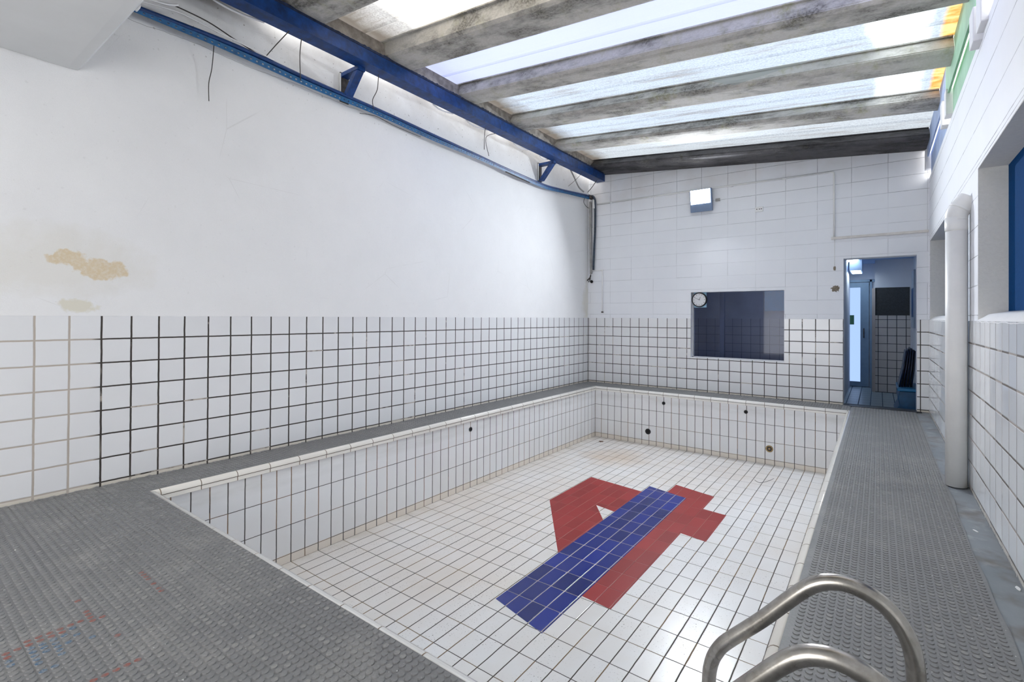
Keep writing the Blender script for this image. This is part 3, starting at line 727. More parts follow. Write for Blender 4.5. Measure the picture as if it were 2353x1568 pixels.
tag(obj('sun_blocker', bm, simple('blocker_grey', (.4, .4, .4), .9)), 'concrete canopy added above the roof to shape the sunlight, outside the picture', 'blocker')
# ------------------------------------------------------------------ blue steel beam and its brackets
bt = thing('steel_beam', 'blue painted steel channel beam under the left end of the roof', 'beam', (.33, -3.6, 3.72))
bm = NB()
BX0, BX1, BZ0, BZ1 = .25, .41, 3.705, 3.838
prof = [(BX0, BZ0), (BX1, BZ0), (BX1, BZ1), (BX0 + .02, BZ1), (BX0 + .02, BZ1 - .008), (BX1 - .008, BZ1 - .008), (BX1 - .008, BZ0 + .008), (BX0 + .02, BZ0 + .008), (BX0 + .02, BZ0 + .03), (BX0, BZ0 + .03)]
prism(bm, prof, 1, -7.24, -.14); obj('channel', bm, M_BLUE_S, bt)
bm = NB(); seed = random.Random(3)   # ragged mortar bead on top of the beam
n = 300; prev = None
for i in range(n + 1):
    y = -7.2 + 7.0 * i / n; h = .016 + seed.uniform(0, .014) * (1 if seed.random() > .5 else .4)
    ring = [bm.verts.new(v) for v in ((BX1 - .02, y, BZ1 - .004), (BX1 + .004, y, BZ1 - .006), (BX1 + .002, y, BZ1 + h), (BX1 - .03, y, BZ1 + h))]
    if prev:
        for k in range(3): bm.faces.new((prev[k], prev[k + 1], ring[k + 1], ring[k]))
    prev = ring
obj('mortar_bead', bm, simple('dark_blue_mortar', (.012, .022, .06), .9, var=.5, scale=30, bump=.004), bt)
M_INF = simple('grimy_mortar_infill', (.30, .27, .24), .9, var=.4, scale=14, bump=.006)
ORD = ['right beside the back corner', 'second from the back corner', 'third from the back corner', 'under the clean bluish skylight', 'under the brown-stained skylight']
for i in range(5):
    ya, yb = TR[i + 1][2] - .02, TR[i][0] + .03
    bm = NB(); prism(bm, [(ya, BZ1 + .001), (yb, BZ1 + .001), (yb, rz(.36, HT - .010)), (ya, rz(.36, HT - .010))], 0, .345, .375)
    tag(obj('mortar_infill', bm, M_INF), 'grimy mortar infill on the blue beam between roof troughs, ' + ORD[i], 'infill', 'mortar infills on the blue beam')
for i, (yb, lab) in enumerate(((-5.22, 'blue triangular wall bracket under the beam, nearer the camera'), (-1.66, 'blue triangular wall bracket under the beam, near the back corner'))):
    t = thing('wall_bracket', lab, 'bracket', (0, yb, 3.42), 'brackets of the blue beam')
    bm = NB(); box(bm, 0.0, .012, yb - .05, yb + .05, 3.415, 3.715); obj('wall_plate', bm, M_DARKM, t)
    bm = NB(); box(bm, .012, .30, yb - .045, yb + .04, 3.665, 3.703); obj('arm', bm, M_BLUE_S, t)
    bm = NB(); prism(bm, [(.012, 3.425), (.075, 3.425), (.285, 3.66), (.215, 3.664)], 1, yb - .04, yb + .035); obj('diagonal_brace', bm, M_BLUE_S, t)
    bm = NB(); box(bm, .010, .02, yb - .056, yb - .046, 3.43, 3.70); obj('weld_seam', bm, M_WPL, t)

# perforated rail and tube slung along the left wall
rail = thing('cable_rail', 'long sagging blue perforated rail and tube slung along the left wall', 'rail', (.08, -3.6, 3.42))
TOP_ = [(-7.25, 3.475), (-6.9, 3.488), (-6.44, 3.510), (-6.13, 3.512), (-5.69, 3.490), (-5.33, 3.482), (-5.0, 3.478), (-4.68, 3.470), (-4.03, 3.446), (-3.24, 3.422), (-2.82, 3.402), (-1.9, 3.380), (-1.53, 3.386), (-.98, 3.431), (-.15, 3.515)]
BOT_ = [(-7.25, 3.420), (-6.9, 3.419), (-6.44, 3.416), (-6.13, 3.405), (-5.69, 3.386), (-5.33, 3.385), (-5.0, 3.388), (-4.68, 3.380), (-4.03, 3.352), (-3.24, 3.345), (-2.82, 3.332), (-1.9, 3.302), (-1.53, 3.302), (-.98, 3.356), (-.15, 3.425)]
def lerp(tab, y):
    for (a, za), (b_, zb) in zip(tab, tab[1:]):
        if a <= y <= b_: return za + (zb - za) * (y - a) / (b_ - a)
    return tab[-1][1]
def tz(y): return sum(lerp(TOP_, max(-7.25, min(-.16, y + d))) for d in (-.1, 0, .1)) / 3
def bz(y): return sum(lerp(BOT_, max(-7.25, min(-.16, y + d))) for d in (-.1, 0, .1)) / 3
ys = [-7.25 + i * .05 for i in range(int(7.1 / .05) + 1)]
bm = NB(); XR = .085
for y in ys:                                             # perforated face, one square hole per module
    y2 = y + .05; a0, a1 = bz(y), bz(y2); h0, h1 = (tz(y) - a0) * .46, (tz(y2) - a1) * .46
    def v(u, w):                                         # u along, w up, both 0..1
        zl = a0 + (a1 - a0) * u; h = h0 + (h1 - h0) * u; return bm.verts.new((XR + .012 * w, y + .05 * u, zl + h * w))
    if y < -2.9:
        o4 = [v(0, 0), v(1, 0), v(1, 1), v(0, 1)]; i4 = [v(.36, .36), v(.64, .36), v(.64, .66), v(.36, .66)]
        for k in range(4): bm.faces.new((o4[k], o4[(k + 1) % 4], i4[(k + 1) % 4], i4[k]))
    else: bm.faces.new([v(0, 0), v(1, 0), v(1, 1), v(0, 1)])
    bm.faces.new([bm.verts.new((XR + .012, y, a0 + h0)), bm.verts.new((XR + .012, y2, a1 + h1)), bm.verts.new((.045, y2, a1 + h1 + .004)), bm.verts.new((.045, y, a0 + h0 + .004))])
bmesh.ops.remove_doubles(bm, verts=bm.verts, dist=1e-5); obj('perforated_angle', bm, M_RAIL, rail)
bm = NB(); tube(bm, [(.082, y, tz(y) - .027) for y in ys[::2]] + [(.082, -.16, tz(-.16) - .027)], .021, 12); obj('tube', bm, M_RAIL_D, rail)
bm = NB(); tube(bm, [(.045, y, tz(y) + .004) for y in ys[::2] if y < -3.6], .011, 8); obj('back_strip', bm, M_DARKM, rail)
bm = NB(); tube(bm, [(.088, y, bz(y) - .004) for y in ys if -2.7 < y < -2.0], .008, 6); obj('torn_underside', bm, M_DARKM, rail)

# wires
def wire(pts, r, label, cat, mat=None, name='wire', n=5, group=None):
    bm = NB(); tube(bm, smooth_path(pts, n), r, 6); return tag(obj(name, bm, mat or M_WIRE), label, cat, group)
wire([(.06, -6.449, 3.435), (.03, -6.452, 3.25), (.02, -6.47, 3.12), (.02, -6.468, 2.975)], .0035, 'thin brown wire dangling down the left plaster wall', 'wire', name='dangling_wire')
wire([(.30, -5.95, 3.71), (.20, -6.02, 3.58), (.08, -6.05, 3.50)], .004, 'slanting tie wire from the beam to the rail, first at the top left', 'wire', name='tie_wire')
wire([(.28, -5.83, 3.71), (.18, -5.79, 3.6), (.105, -5.74, 3.41)], .004, 'tie wire from the beam to the rail beside the mezzanine end', 'wire', name='tie_wire')
wire([(.30, -5.02, 3.71), (.20, -4.96, 3.6), (.11, -4.95, 3.52), (.115, -4.94, 3.43)], .004, 'tie wire just beyond the nearer wall bracket', 'wire', name='tie_wire')
wire([(.28, -3.32, 3.71), (.2, -3.25, 3.62), (.11, -3.15, 3.50)], .004, 'tie wire forming the left leg of a cross at mid beam', 'wire', name='tie_wire')
wire([(.28, -3.10, 3.70), (.2, -3.22, 3.62), (.11, -3.05, 3.44)], .004, 'tie wire forming the right leg of a cross at mid beam', 'wire', name='tie_wire')
wire([(.30, -.80, 3.71), (.2, -.85, 3.6), (.09, -.9, 3.50)], .0035, 'thin tie wire left of the back corner', 'wire', name='tie_wire')
wire([(.33, -.30, 3.71), (.22, -.28, 3.60), (.13, -.28, 3.52)], .006, 'thick twisted tie wire at the back corner', 'wire', name='tie_wire')
wire([(.03, -5.05, 3.36), (.025, -4.85, 3.40), (.02, -4.6, 3.38), (.02, -4.2, 3.37)], .003, 'fine wire hooked under the rail right of the nearer bracket', 'wire', name='loose_wire')
wire([(.10, -7.1, 3.47), (.11, -6.9, 3.515), (.13, -6.7, 3.535), (.12, -6.45, 3.52), (.11, -6.25, 3.515), (.1, -5.98, 3.495)], .006, 'white cable lying over the blue rail at the top left', 'cable', M_WPL, 'white_cable')
wire([(.11, -6.98, 3.42), (.12, -6.96, 3.47), (.12, -7.0, 3.52), (.12, -6.8, 3.56), (.11, -6.72, 3.60)], .009, 'white tape loop tied round the end of the blue rail', 'cable tie', M_WPL, 'white_tape')
wire([(.08, -6.75, 3.60), (.06, -6.5, 3.60), (.08, -6.3, 3.54), (.09, -6.1, 3.49)], .005, 'brown twisted wire above the rail at the top left', 'wire', M_WIRE, 'twisted_wire')
wire([(.15, -.93, 3.775), (.15, -.82, 3.686), (.15, -.638, 3.536), (.15, -.46, 3.49)], .014, 'stiff grey conduit slanting down to the rail near the back corner', 'conduit', M_GREYP, 'grey_conduit')
M_GLOWW = simple('white_daylight_gap', (.9, .9, .9), .5)  # white strips stand in for daylight leaking through gaps at the beam
for y, l, lab in ((-6.35, .22, 'white strip painted for a daylight gap under the beam at the top left'), (-4.02, .16, 'white strip painted for a daylight gap under the beam left of the bluish skylight'), (-3.42, .20, 'white strip painted for a daylight gap under the middle of the beam'), (-2.45, .17, 'white strip painted for a daylight gap under the beam past its middle'), (-1.85, .10, 'small white strip painted for a daylight gap left of the far bracket'), (-1.45, .08, 'white strip painted for a daylight gap over the far bracket')):
    wire([(.20, y - l, 3.735), (.19, y - l * .4, 3.715), (.20, y + l * .3, 3.71), (.225, y + l, 3.72)], .010, lab, 'painted daylight gap', M_GLOWW, 'daylight_gap_strip')

# pipes in the back left corner
def vpipe(name, pts, r, label, mat, cat='pipe', seg=10, n=4, group=None):
    bm = NB(); tube(bm, smooth_path(pts, n), r, seg); return tag(obj(name, bm, mat), label, cat, group)
vpipe('corner_pipe', [(.060, -.045, 3.40), (.060, -.045, 3.2), (.068, -.045, 2.6), (.080, -.045, 2.04)], .024, 'pale grey pipe running down the back left corner', M_GREYP, seg=14)
vpipe('cable_bundle', [(.05, -.07, 3.500), (.12, -.07, 3.495), (.160, -.065, 3.44), (.168, -.06, 3.34), (.165, -.05, 3.2), (.163, -.045, 2.9), (.145, -.045, 2.5), (.130, -.045, 2.11)], .019, 'dark taped cable bundle bending down the back left corner', simple('dark_tape', (.03, .045, .07), .6, var=.5, scale=30), 'cable bundle')
vpipe('corner_pipe', [(.122, -.02, 3.42), (.122, -.02, 3.30), (.118, -.02, 2.6), (.115, -.02, 2.12)], .016, 'thin white pipe behind the dark taped bundle in the corner', M_WPL)
bm = NB(); tube(bm, [(.145, -.062, 3.42), (.145, -.062, 3.26)], .026, 12); tag(obj('pipe_sleeve', bm, M_PVC), 'short pale sleeve at the top of the corner pipes', 'sleeve')
bm = NB()
for k in range(14):
    a = random.uniform(0, 6.28); e = Vector((.055 + .045 * math.cos(a), -.05 - .03 * random.random(), 1.915 + .035 * math.sin(a)))
    tube(bm, smooth_path([(.078, -.045, 2.03), (.07 + random.uniform(-.01, .01), -.06, 1.97), tuple(e)], 3), .005, 5)
tag(obj('frayed_cable', bm, M_WIRE), 'bunch of frayed dark cable ends at the foot of the corner pipes', 'cable')
bm = NB(); tube(bm, [(.085, -.02, 1.895), (.085, -.035, 1.89)], .028, 12); tag(obj('cable_knot', bm, M_HOLE), 'black knot on the wall just below the frayed cable ends', 'knot')
vpipe('corner_conduit', [(.10, -.03, 2.16), (.11, -.03, 2.10), (.20, -.018, 2.097), (.29, -.014, 2.096), (.303, -.014, 2.08), (.303, -.013, 1.8), (.303, -.013, 1.33)], .011, 'thin white conduit stepping right from the corner and down to the tiles', M_WPL, 'conduit', n=3)
bm = NB(); tube(bm, [(.303, -.012, 1.33), (.303, -.012, 1.305)], .02, 10); tag(obj('conduit_end_cap', bm, M_DARKM), 'small dark blob at the lower end of the white corner conduit', 'cap')
wire([(.10, -.30, 3.46), (.05, -.28, 3.36), (.03, -.15, 3.30), (.04, -.06, 3.28)], .005, 'loose dark cable loop hanging below the rail end in the corner', 'cable', M_WIRE, 'cable_loop')
bm = NB(); tube(bm, [(.085, -.15, 3.475), (.085, -.035, 3.475)], .040, 10); tag(obj('pipe_coupling', bm, M_DARKM), 'dark clamp joining the rail end and the corner pipes', 'coupling')

# surface conduit on the back wall
c1 = thing('wall_conduit', 'white surface conduit crossing the back wall past the floodlight and down beside the doorway', 'conduit', (3.95, -.01, 2.36))
bm = NB(); tube(bm, [(.19, -.012, 3.345), (1.9, -.012, 3.335), (3.90, -.012, 3.312)], .0125, 10); obj('horizontal_run', bm, M_PVC, c1)
bm = NB(); tube(bm, smooth_path([(3.88, -.010, 3.312), (3.935, -.010, 3.308), (3.955, -.010, 3.285), (3.958, -.010, 3.2)], 5) + [Vector((3.962, -.010, 2.37))], .0125, 10); obj('vertical_run', bm, M_PVC, c1)
for x in (.45, 1.2, 2.55, 3.3):
    bm = NB(); tube(bm, [(x, -.010, 3.343 - .009 * x), (x + .05, -.010, 3.3425 - .009 * x)], .0150, 8); obj('joint_sleeve', bm, M_WPL, c1)
bm = NB(); box(bm, 3.925, 5.0, -.030, .004, 2.345, 2.378); tag(obj('timber_ledge', bm, simple('cream_painted_batten', (.66, .63, .60), .6), bevel=.004), 'cream painted batten fixed above the doorway', 'batten')
bm = NB(); tube(bm, [(3.966, -.006, 2.345), (3.966, -.006, 1.97)], .003, 6); tag(obj('thin_cable', bm, M_PVC), 'thin painted cable running down from the batten left of the doorway', 'cable')

# outlet
ot = thing('wall_socket', 'small white socket with two outlets high on the back wall', 'socket', (2.98, 0, 2.86))
bm = NB(); box(bm, 2.925, 3.035, -.018, .004, 2.862, 2.935); obj('plate', bm, M_WPL, ot, bevel=.004)
for x in (2.948, 2.985, 3.012):
    bm = NB(); tube(bm, [(x, -.0175, 2.90), (x, -.0195, 2.90)], .008, 8); obj('pin_hole', bm, M_DARKM, ot)

# floodlight
fl = thing('floodlight', 'lit square white LED floodlight on the back wall', 'floodlight', (2.12, 0, 3.1))
M_FBODY = simple('grey_blue_cast_housing', (.16, .22, .34), .5)
def tilt_box(bm, x0, x1, d0, d1, s0, s1):
    # local plane tilted forward at the top
    c0 = Vector((0, -.05, 2.975)); up = Vector((0, -.16, .985)).normalized(); nr = Vector((0, -.985, -.16)).normalized()
    vs = [bm.verts.new(c0 + Vector((x, 0, 0)) + up * s + nr * d) for x in (x0, x1) for d in (d0, d1) for s in (s0, s1)]
    for q in ((0, 1, 3, 2), (4, 6, 7, 5), (0, 4, 5, 1), (2, 3, 7, 6), (0, 2, 6, 4), (1, 5, 7, 3)): bm.faces.new([vs[i] for i in q])
bm = NB(); tilt_box(bm, 1.950, 2.295, -.03, .03, -.015, .345); obj('housing', bm, M_FBODY, fl, bevel=.006)
bm = NB(); tilt_box(bm, 1.965, 2.275, .0305, .034, .115, .335); obj('lens', bm, emit('led_lens', (.93, .96, 1.0), 14.0), fl)
ll = bpy.data.lights.new('led_light', 'AREA'); ll.shape = 'RECTANGLE'; ll.size = .30; ll.size_y = .20; ll.energy = 88; ll.spread = math.radians(150); ll.color = (.88, .935, 1.0)
lo_ = bpy.data.objects.new('led_light', ll); COL.objects.link(lo_); lo_.location = (2.12, -.13, 3.20); lo_.rotation_euler = Vector((.12, -.93, -.45)).to_track_quat('-Z', 'Y').to_euler(); lo_.parent = fl; lo_.matrix_parent_inverse = Matrix.Translation(fl.location).inverted()
bm = NB(); tube(bm, [(2.12, 0, 3.10), (2.12, -.05, 3.12)], .02, 10); obj('mount', bm, M_FBODY, fl)
bm = NB(); box(bm, 2.33, 2.40, -.02, .004, 3.11, 3.15); obj('cable_gland', bm, M_GREYP, fl)

# ------------------------------------------------------------------ rain pipe on the right wall
PX, PYY = 4.932, -3.44
dp = thing('rain_pipe', 'thick white plastic downpipe standing against the right wall', 'pipe', (PX, PYY, .002))
bm = NB(); tube(bm, [(PX, PYY, .002), (PX, PYY, 1.93)], .062, 32, cap=True); obj('pipe_shaft', bm, M_PVC, dp)
bm = NB(); tube(bm, [(PX, PYY, 1.86), (PX, PYY, 1.875), (PX, PYY, 1.96)], [.062, .066, .066], 32); obj('socket_ring', bm, M_PVC, dp)
bm = NB(); tube(bm, smooth_path([(PX, PYY, 1.94), (PX + .004, PYY, 1.985), (PX + .025, PYY, 2.03), (PX + .06, PYY, 2.075), (PX + .075, PYY, 2.095)], 6), .066, 32); obj('elbow', bm, M_PVC, dp)
bm = NB(); tube(bm, [(PX + .018, PYY, 2.018), (PX + .026, PYY, 2.030)], .0695, 32); obj('elbow_ring', bm, M_PVC, dp)
bm = NB(); tube(bm, [(4.992, -3.41, -.004), (4.992, -3.41, 1.99)], .010, 10)
tag(obj('slim_pipe', bm, simple('pale_blue_pipe', (.50, .56, .64), .4)), 'slim pale blue pipe behind the thick white downpipe', 'pipe')

# ------------------------------------------------------------------ boards and nibs between the right wall and the roof
def nib(x0, x1, y0, y1, z0, z1, label):
    bm = NB(); box(bm, x0, x1, y0, y1, z0, z1); tag(obj('concrete_nib', bm, M_NIB, bevel=.006), label, 'concrete block', 'white blocks on top of the right wall')
M_NIB = simple('white_painted_nib', (.72, .72, .73), .6, var=.03, scale=20, bump=.002)
nib(4.972, W + .05, -4.16, -3.99, 3.03, 3.46, 'white block on top of the right wall, nearest the camera')
nib(4.960, W + .05, -3.96, -3.81, 3.005, 3.23, 'white block just behind the nearest one on the right wall')
nib(4.962, W + .05, -2.40, -2.264, 3.065, 3.30, 'white block on the right wall at the far end of the green board')
nib(4.958, W + .05, -2.11, -1.97, 3.063, 3.30, 'white block on the right wall at the near end of the blue board')
nib(4.955, W + .03, -.17, -.065, 3.136, 3.385, 'small white block in the far top right corner')
M_GREENB = simple('pale_green_board', (.30, .52, .36), .6, var=.12, scale=6)
M_BLUEB = simple('pale_blue_board', (.36, .45, .66), .6, var=.12, scale=6)
bm = NB(); box(bm, 4.975, 4.992, -3.95, -2.25, 3.255, 3.56); tag(obj('fascia_board', bm, M_GREENB), 'pale green fascia board under the right end of the roof', 'board')
bm = NB(); box(bm, 4.975, 4.990, -2.23, -.08, 3.29, 3.56); tag(obj('fascia_board', bm, M_BLUEB), 'pale blue fascia board at the far right end of the roof', 'board')
bm = NB(); box(bm, W + .004, W + .02, -3.80, -2.41, TZ, 3.30); tag(obj('infill_panel', bm, M_GREENB), 'green infill panel standing on the right wall', 'panel')
bm = NB(); box(bm, W + .004, W + .02, -1.96, -.18, TZ, 3.34); tag(obj('infill_panel', bm, M_BLUEB), 'blue infill panel standing on the right wall near the back corner', 'panel')
bm = NB(); box(bm, W + .005, W + .3, -10.4, -4.28, TZ, 3.6); struct('trim_2', bm, M_BLOCK_R)

# ------------------------------------------------------------------ window in the back wall and the dim room behind
bm = NB(); box(bm, WX0, WX1, .105, .111, WZ0, WZ1)
gl = struct('window_1', bm, glass('dark_window_glass', (.80, .83, .90),   .03, .988))
bm = NB(); box(bm, WX0, WX0 + .02, .09, .125, WZ0, WZ1); box(bm, WX1 - .015, WX1, .09, .125, WZ0, WZ1); box(bm, WX0, WX1, .09, .125, WZ0, WZ0 + .018)
obj('window_frame', bm, simple('pale_grey_alu', (.55, .56, .60), .4, .3), gl)
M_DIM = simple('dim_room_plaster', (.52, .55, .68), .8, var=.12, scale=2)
M_DIMT = tile_material('dim_room_tile', 0, 2, .17, .17, .05, .03, .006, .006, (.50, .52, .64), (.14, .14, .2), (.12, .12, .15), .2, .35, 12.0)
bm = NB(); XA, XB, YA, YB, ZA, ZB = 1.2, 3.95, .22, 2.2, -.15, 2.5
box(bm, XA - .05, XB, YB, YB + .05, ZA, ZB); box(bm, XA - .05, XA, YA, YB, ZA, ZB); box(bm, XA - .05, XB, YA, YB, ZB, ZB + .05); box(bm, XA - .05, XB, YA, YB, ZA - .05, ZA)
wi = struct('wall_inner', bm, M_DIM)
bm = NB(); box(bm, XB, XB + .04, YA, 3.75, ZA, ZB); obj('side_wall', bm, simple('side_wall_painted_shade', (.10, .11, .15), .8, var=.1, scale=2), wi)  # side wall coloured dark to stand for shade in this room
bm = NB(); box(bm, XA, XB, YB - .006, YB, ZA, DADO); obj('tile_dado', bm, M_DIMT, wi)
bm = NB(); box(bm, 2.686, XB - .3, 2.14, 2.18, 1.36, 2.1); tag(obj('blue_notice_board', bm, simple('bright_blue_board', (.02, .34, .72), .5)), 'bright blue board on the far wall of the dim room behind the window', 'board')
bm = NB(); box(bm, 2.12, 2.20, 1.1, 1.16, ZA + .002, 2.44); tag(obj('inner_post', bm, simple('post_grey', (.24, .28, .42), .6)), 'dark post standing in the dim room behind the window', 'post')
t = thing('ceiling_lamp', 'unseen fill lamp added to brighten the dim room behind the window', 'lamp', (2.7, 1.2, 2.46))  # added lamp, out of view, to lift the light in this room
bm = NB(); box(bm, 2.3, 3.1, 1.05, 1.35, 2.45, 2.50); obj('housing', bm, M_WPL, t)
bm = NB(); box(bm, 2.32, 3.08, 1.07, 1.33, 2.446, 2.45); obj('diffuser', bm, emit('added_fill_lens', (.75, .85, 1.0), 1.6), t)
# clock hanging in the window reveal
ck = thing('wall_clock', 'round white wall clock with black rim in the corner of the window', 'clock', (2.06, .06, 1.40))
CC = Vector((2.058, .060, 1.520)); RK = .122
def disc(bm, c, r, y, seg=40):
    vs = [bm.verts.new((c.x + r * math.cos(2 * math.pi * k / seg), y, c.z + r * math.sin(2 * math.pi * k / seg))) for k in range(seg)]; bm.faces.new(vs)
bm = NB(); seg = 40; rings = []
for r, y in ((RK, .085), (RK, .045), (RK * .93, .038), (RK * .86, .048)):
    rings.append([bm.verts.new((CC.x + r * math.cos(2 * math.pi * k / seg), y, CC.z + r * math.sin(2 * math.pi * k / seg))) for k in range(seg)])
for a, b_ in zip(rings, rings[1:]):
    for k in range(seg): f = bm.faces.new((a[k], a[(k + 1) % seg], b_[(k + 1) % seg], b_[k])); f.smooth = True
obj('rim', bm, M_BLK, ck)
bm = NB(); disc(bm, CC, RK * .87, .050); face = obj('dial', bm, simple('dial_white', (.74, .75, .77), .5, var=.02), ck)
for k in range(12):
    a = math.pi / 6 * k; p = CC + Vector((math.sin(a), 0, math.cos(a))) * RK * .72
    bm = NB(); box(bm, p.x - .0035, p.x + .0035, .0475, .0495, p.z - .006, p.z + .006); obj('hour_mark', bm, M_BLK, face)
def hand(name, ang, l, w):
    bm = NB(); d = Vector((math.sin(ang), 0, math.cos(ang))); n_ = Vector((d.z, 0, -d.x)); a = CC - d * l * .15; e = CC + d * l
    lo = [bm.verts.new(Vector((v.x, .045, v.z))) for v in (a - n_ * w, a + n_ * w, e + n_ * w * .6, e - n_ * w * .6)]; hi = [bm.verts.new(v.co + Vector((0, -.0015, 0))) for v in lo]
    for q in ((0, 1, 2, 3),): bm.faces.new([lo[i] for i in q]); bm.faces.new([hi[i] for i in q[::-1]])
    for i in range(4): bm.faces.new((lo[i], lo[(i + 1) % 4], hi[(i + 1) % 4], hi[i]))
    obj(name, bm, M_BLK, face)
hand('hour_hand', math.radians(24), RK * .42, .0035); hand('minute_hand', math.radians(294), RK * .66, .0028)
bm = NB(); box(bm, 2.05, 2.09, .05, .09, 1.635, 1.645); obj('hanger', bm, M_WPL, ck)
bm = NB(); box(bm, 1.96, 2.165, .09, .10, 1.392, 1.643); tag(obj('backing_card', bm, simple('light_blue_card', (.36, .60, .78), .6)), 'light blue card behind the wall clock', 'card')

# ------------------------------------------------------------------ doorway and the corridor beyond
CXA, CXB, CZF, CZC = 3.95, 4.985, -.15, 2.32
M_CORW = simple('corridor_white_paint', (.62, .66, .74), .7, var=.03, scale=3)
M_CORC = simple('corridor_ceiling_blue', (.36, .50, .74), .7, var=.03, scale=3)
M_CORT = tile_material('corridor_wall_tile', 0, 2, .138, .150, 4.47, -.145, .010, .009, (.50, .49, .50), (.03, .03, .035), (.2, .2, .2), .06, .3, 14.0)
M_CORF = tile_material('corridor_floor_tile', 0, 1, .16, .30, 4.05, .3, .010, .008, (.26, .33, .38), (.02, .05, .09), (.03, .06, .1), .1, .35, 15.0)
bm = NB(); box(bm, CXA, CXB + .05, .22, 3.75, CZF - .05, CZF); fi = struct('floor', bm, M_CORF)
bm = NB(); box(bm, CXB, CXB + .05, .22, 3.9, CZF, CZC); box(bm, CXA - .1, 4.42, 3.705, 3.75, CZF, CZC); box(bm, CXA, 4.42, 3.695, 3.705, 2.0, CZC); box(bm, 4.42, CXB, 3.05, 3.75, CZF, CZC); box(bm, CXA, CXA + .0, .22, .221, CZF, CZC)
ci = struct('wall_inner', bm, M_CORW)
bm = NB(); box(bm, 4.425, 4.945, 3.043, 3.05, CZF, 1.283); obj('tile_dado', bm, M_CORT, ci)
bm = NB(); box(bm, 4.425, 4.935, 3.040, 3.05, 1.283, 1.80); obj('charcoal_board', bm, simple('charcoal_paint', (.045, .05, .055), .8, var=.2, scale=40), ci)
bm = NB(); box(bm, 4.375, 4.425, 3.02, 3.10, CZF, 1.79); obj('corner_post', bm, simple('cream_post', (.50, .45, .43), .6), ci)
bm = NB(); box(bm, CXA, CXB + .05, .22, 3.9, CZC, CZC + .05); struct('ceiling', bm, M_CORC)
bm = NB(); box(bm, DX0, DX1, 0.0, .22, -.05, -.004); struct('trim_3', bm, simple('threshold_dark', (.02, .028, .045), .6))
bm = NB(); box(bm, 4.14, 4.93, -.065, .03, -.004, .008); tag(obj('threshold_strip', bm, M_BLK, bevel=.003), 'black rubber strip across the doorway threshold', 'strip')
# aluminium glazed door
dr_ = thing('corridor_door', 'grey aluminium door with frosted glass glowing by itself at the end of the corridor', 'door', (4.1, 3.68, CZF))
M_ALU = simple('grey_blue_aluminium', (.20, .30, .42), .4, .2)
bm = NB(); box(bm, 3.955, 4.42, 3.66, 3.70, 1.955, 2.00); box(bm, 4.335, 4.37, 3.66, 3.70, CZF, 2.0); obj('door_frame', bm, M_ALU, dr_)
bm = NB(); box(bm, 3.955, 4.32, 3.665, 3.69, 1.845, 1.945); box(bm, 4.18, 4.32, 3.665, 3.69, CZF + .01, 1.845); box(bm, 3.955, 4.18, 3.665, 3.69, CZF + .01, -.045); leaf = obj('door_leaf', bm, M_ALU, dr_)
b = N('frosted_glass_daylight_glow'); e = b.n('ShaderNodeEmission'); e.inputs[0].default_value = (.42, .60, 1.0, 1); e.inputs[1].default_value = .55  # pane emits its own glow in place of daylight behind it
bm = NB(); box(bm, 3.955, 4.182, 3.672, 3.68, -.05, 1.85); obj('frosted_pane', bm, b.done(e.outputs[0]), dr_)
bm = NB(); box(bm, 3.992, 4.004, .22, 3.70, CZF, CZC); obj('side_lining', bm, M_CORW, ci)
bm = NB(); box(bm, 3.955, 4.075, 3.664, 3.671, 1.10, 1.29); obj('green_sticker', bm, simple('green_sticker', (.05, .16, .09), .5), dr_)
bm = NB(); tube(bm, [(4.237, 3.66, .84), (4.237, 3.625, .85), (4.237, 3.625, 1.01), (4.237, 3.66, 1.02)], .010, 8); obj('door_handle', bm, M_DARKM, leaf)
# lamps
M_LAMP = emit('tube_lamp_lens', (.80, .92, 1.0), 6.0)
for y0, y1, z, lab in ((2.37, 2.88, 2.30, 'lit rectangular ceiling lamp nearer the corridor doorway'), (2.55, 3.30, 2.10, 'lit rectangular lamp hanging nearer the aluminium door')):
    x0, x1 = (3.99, 4.175) if z > 2.2 else (4.06, 4.21)
    t = thing('ceiling_lamp', lab, 'lamp', ((x0 + x1) / 2, (y0 + y1) / 2, z), 'lamps in the corridor')
    bm = NB(); box(bm, x0 - .02, x1 + .02, y0 - .02, y1 + .02, z, z + .05 if z > 2.2 else CZC); obj('housing', bm, M_CORC, t)
    bm = NB(); box(bm, x0, x1, y0, y1, z - .004, z); obj('diffuser', bm, M_LAMP, t)
bm = NB(); tube(bm, [(4.40, 2.0, CZC), (4.40, 2.0, CZC - .05)], .03, 10); tag(obj('smoke_sensor', bm, M_DARKM), 'small dark sensor on the corridor ceiling', 'sensor')
# framed poster on the right corridor wall
t = thing('framed_poster', 'framed blue poster on the right wall of the corridor', 'poster', (4.97, 3.0, 1.06))
bm = NB(); box(bm, 4.955, 4.985, 2.33, 2.95, 1.06, 2.06); obj('frame', bm, simple('frame_grey', (.3, .38, .5), .5), t)
bm = NB(); box(bm, 4.952, 4.956, 2.37, 2.91, 1.25, 1.75); obj('picture', bm, simple('poster_blue', (.01, .06, .20), .5), t)
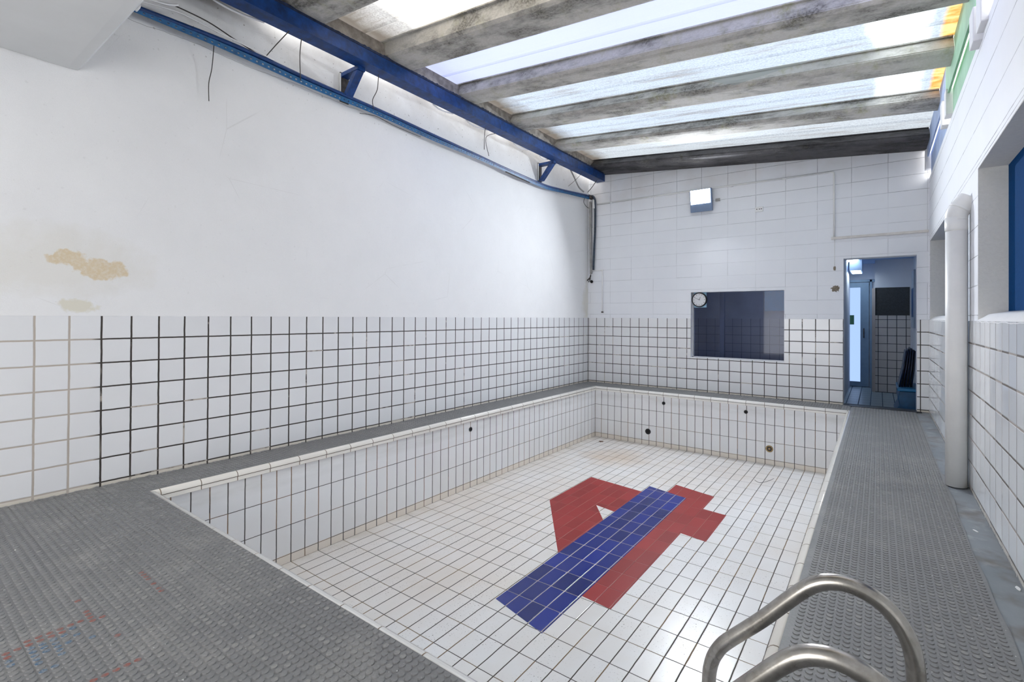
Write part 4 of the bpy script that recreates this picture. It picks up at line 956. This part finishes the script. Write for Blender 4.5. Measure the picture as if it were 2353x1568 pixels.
# stacked plastic chairs on a blue bench
bt2 = thing('plastic_bench', 'blue plastic seat with lighter blue rim inside the doorway', 'bench', (4.83, 1.2, CZF))
bm = NB()
prism(bm, [(4.665, CZF), (4.72, CZF + .12), (4.70, CZF + .22), (4.725, .17), (4.98, .17), (4.98, CZF)], 1, .72, 1.5); obj('body', bm, M_TEAL, bt2, bevel=.01)
bm = NB(); box(bm, 4.695, 4.98, .70, 1.52, .17, .215); obj('rim', bm, M_CYAN, bt2, bevel=.012)
CH = ['front', 'second', 'middle', 'fourth', 'rear']
for k in range(5):
    t = thing('stacked_chair', 'dark navy plastic chair back, %s of five leaning in a stack inside the doorway' % CH[k], 'chair', (4.85, 1.1, .215), 'dark chairs stacked inside the doorway')
    dx = .036 * k; lean = .085 - .010 * k; h = .58 - .02 * abs(k - 2)
    def q(u, w): return (4.715 + dx + lean * u + w, .217 + h * u)
    bm = NB(); prism(bm, [q(0, 0), q(0, .012), q(.5, .022), q(.96, .012), q(1, .002), q(.97, -.004), q(.5, .008)], 1, .86 + .02 * k, 1.32 - .01 * k); obj('backrest', bm, M_NAVY if k % 2 else M_BLK, t, bevel=.004)
    for y in (.86 + .02 * k, 1.32 - .01 * k):
        bm = NB(); tube(bm, [(q(0, .008)[0], y, q(0, 0)[1]), (q(.5, .016)[0], y, q(.5, 0)[1]), (q(.98, .006)[0], y, q(.98, 0)[1])], .010, 8); obj('side_rib', bm, M_NAVY, t)

# ------------------------------------------------------------------ pool ladder handrails
ld = thing('pool_ladder', 'stainless steel pool ladder with two curved grab rails at the near right', 'ladder', (4.3, -6.6, 0))
def rail_path(y):
    return smooth_path([(4.556, y, -.006), (4.558, y, .12), (4.556, y, .22), (4.545, y, .29), (4.520, y, .345), (4.487, y, .382), (4.445, y, .406), (4.400, y, .416), (4.362, y, .413), (4.320, y, .396), (4.270, y, .353),
                        (4.160, y, .226), (4.052, y, .112), (4.018, y, .064), (3.998, y, .012), (3.990, y, -.06), (3.990, y, -.25), (3.990, y, -.55), (3.990, y, -.80)], 6)
for y in (-6.40, -6.80):
    bm = NB(); tube(bm, rail_path(y), .0235, 28); r = obj('grab_rail', bm, M_STEEL, ld)
    bm = NB(); tube(bm, [(4.556, y, -.004), (4.556, y, .006), (4.556, y, .012)], [.05, .048, .026], 24); obj('anchor_flange', bm, M_STEEL, r)
for z in (-.32, -.60):
    bm = NB(); box(bm, 3.96, 4.04, -6.80, -6.40, z - .012, z + .012); obj('tread', bm, M_STEEL, ld, bevel=.006)
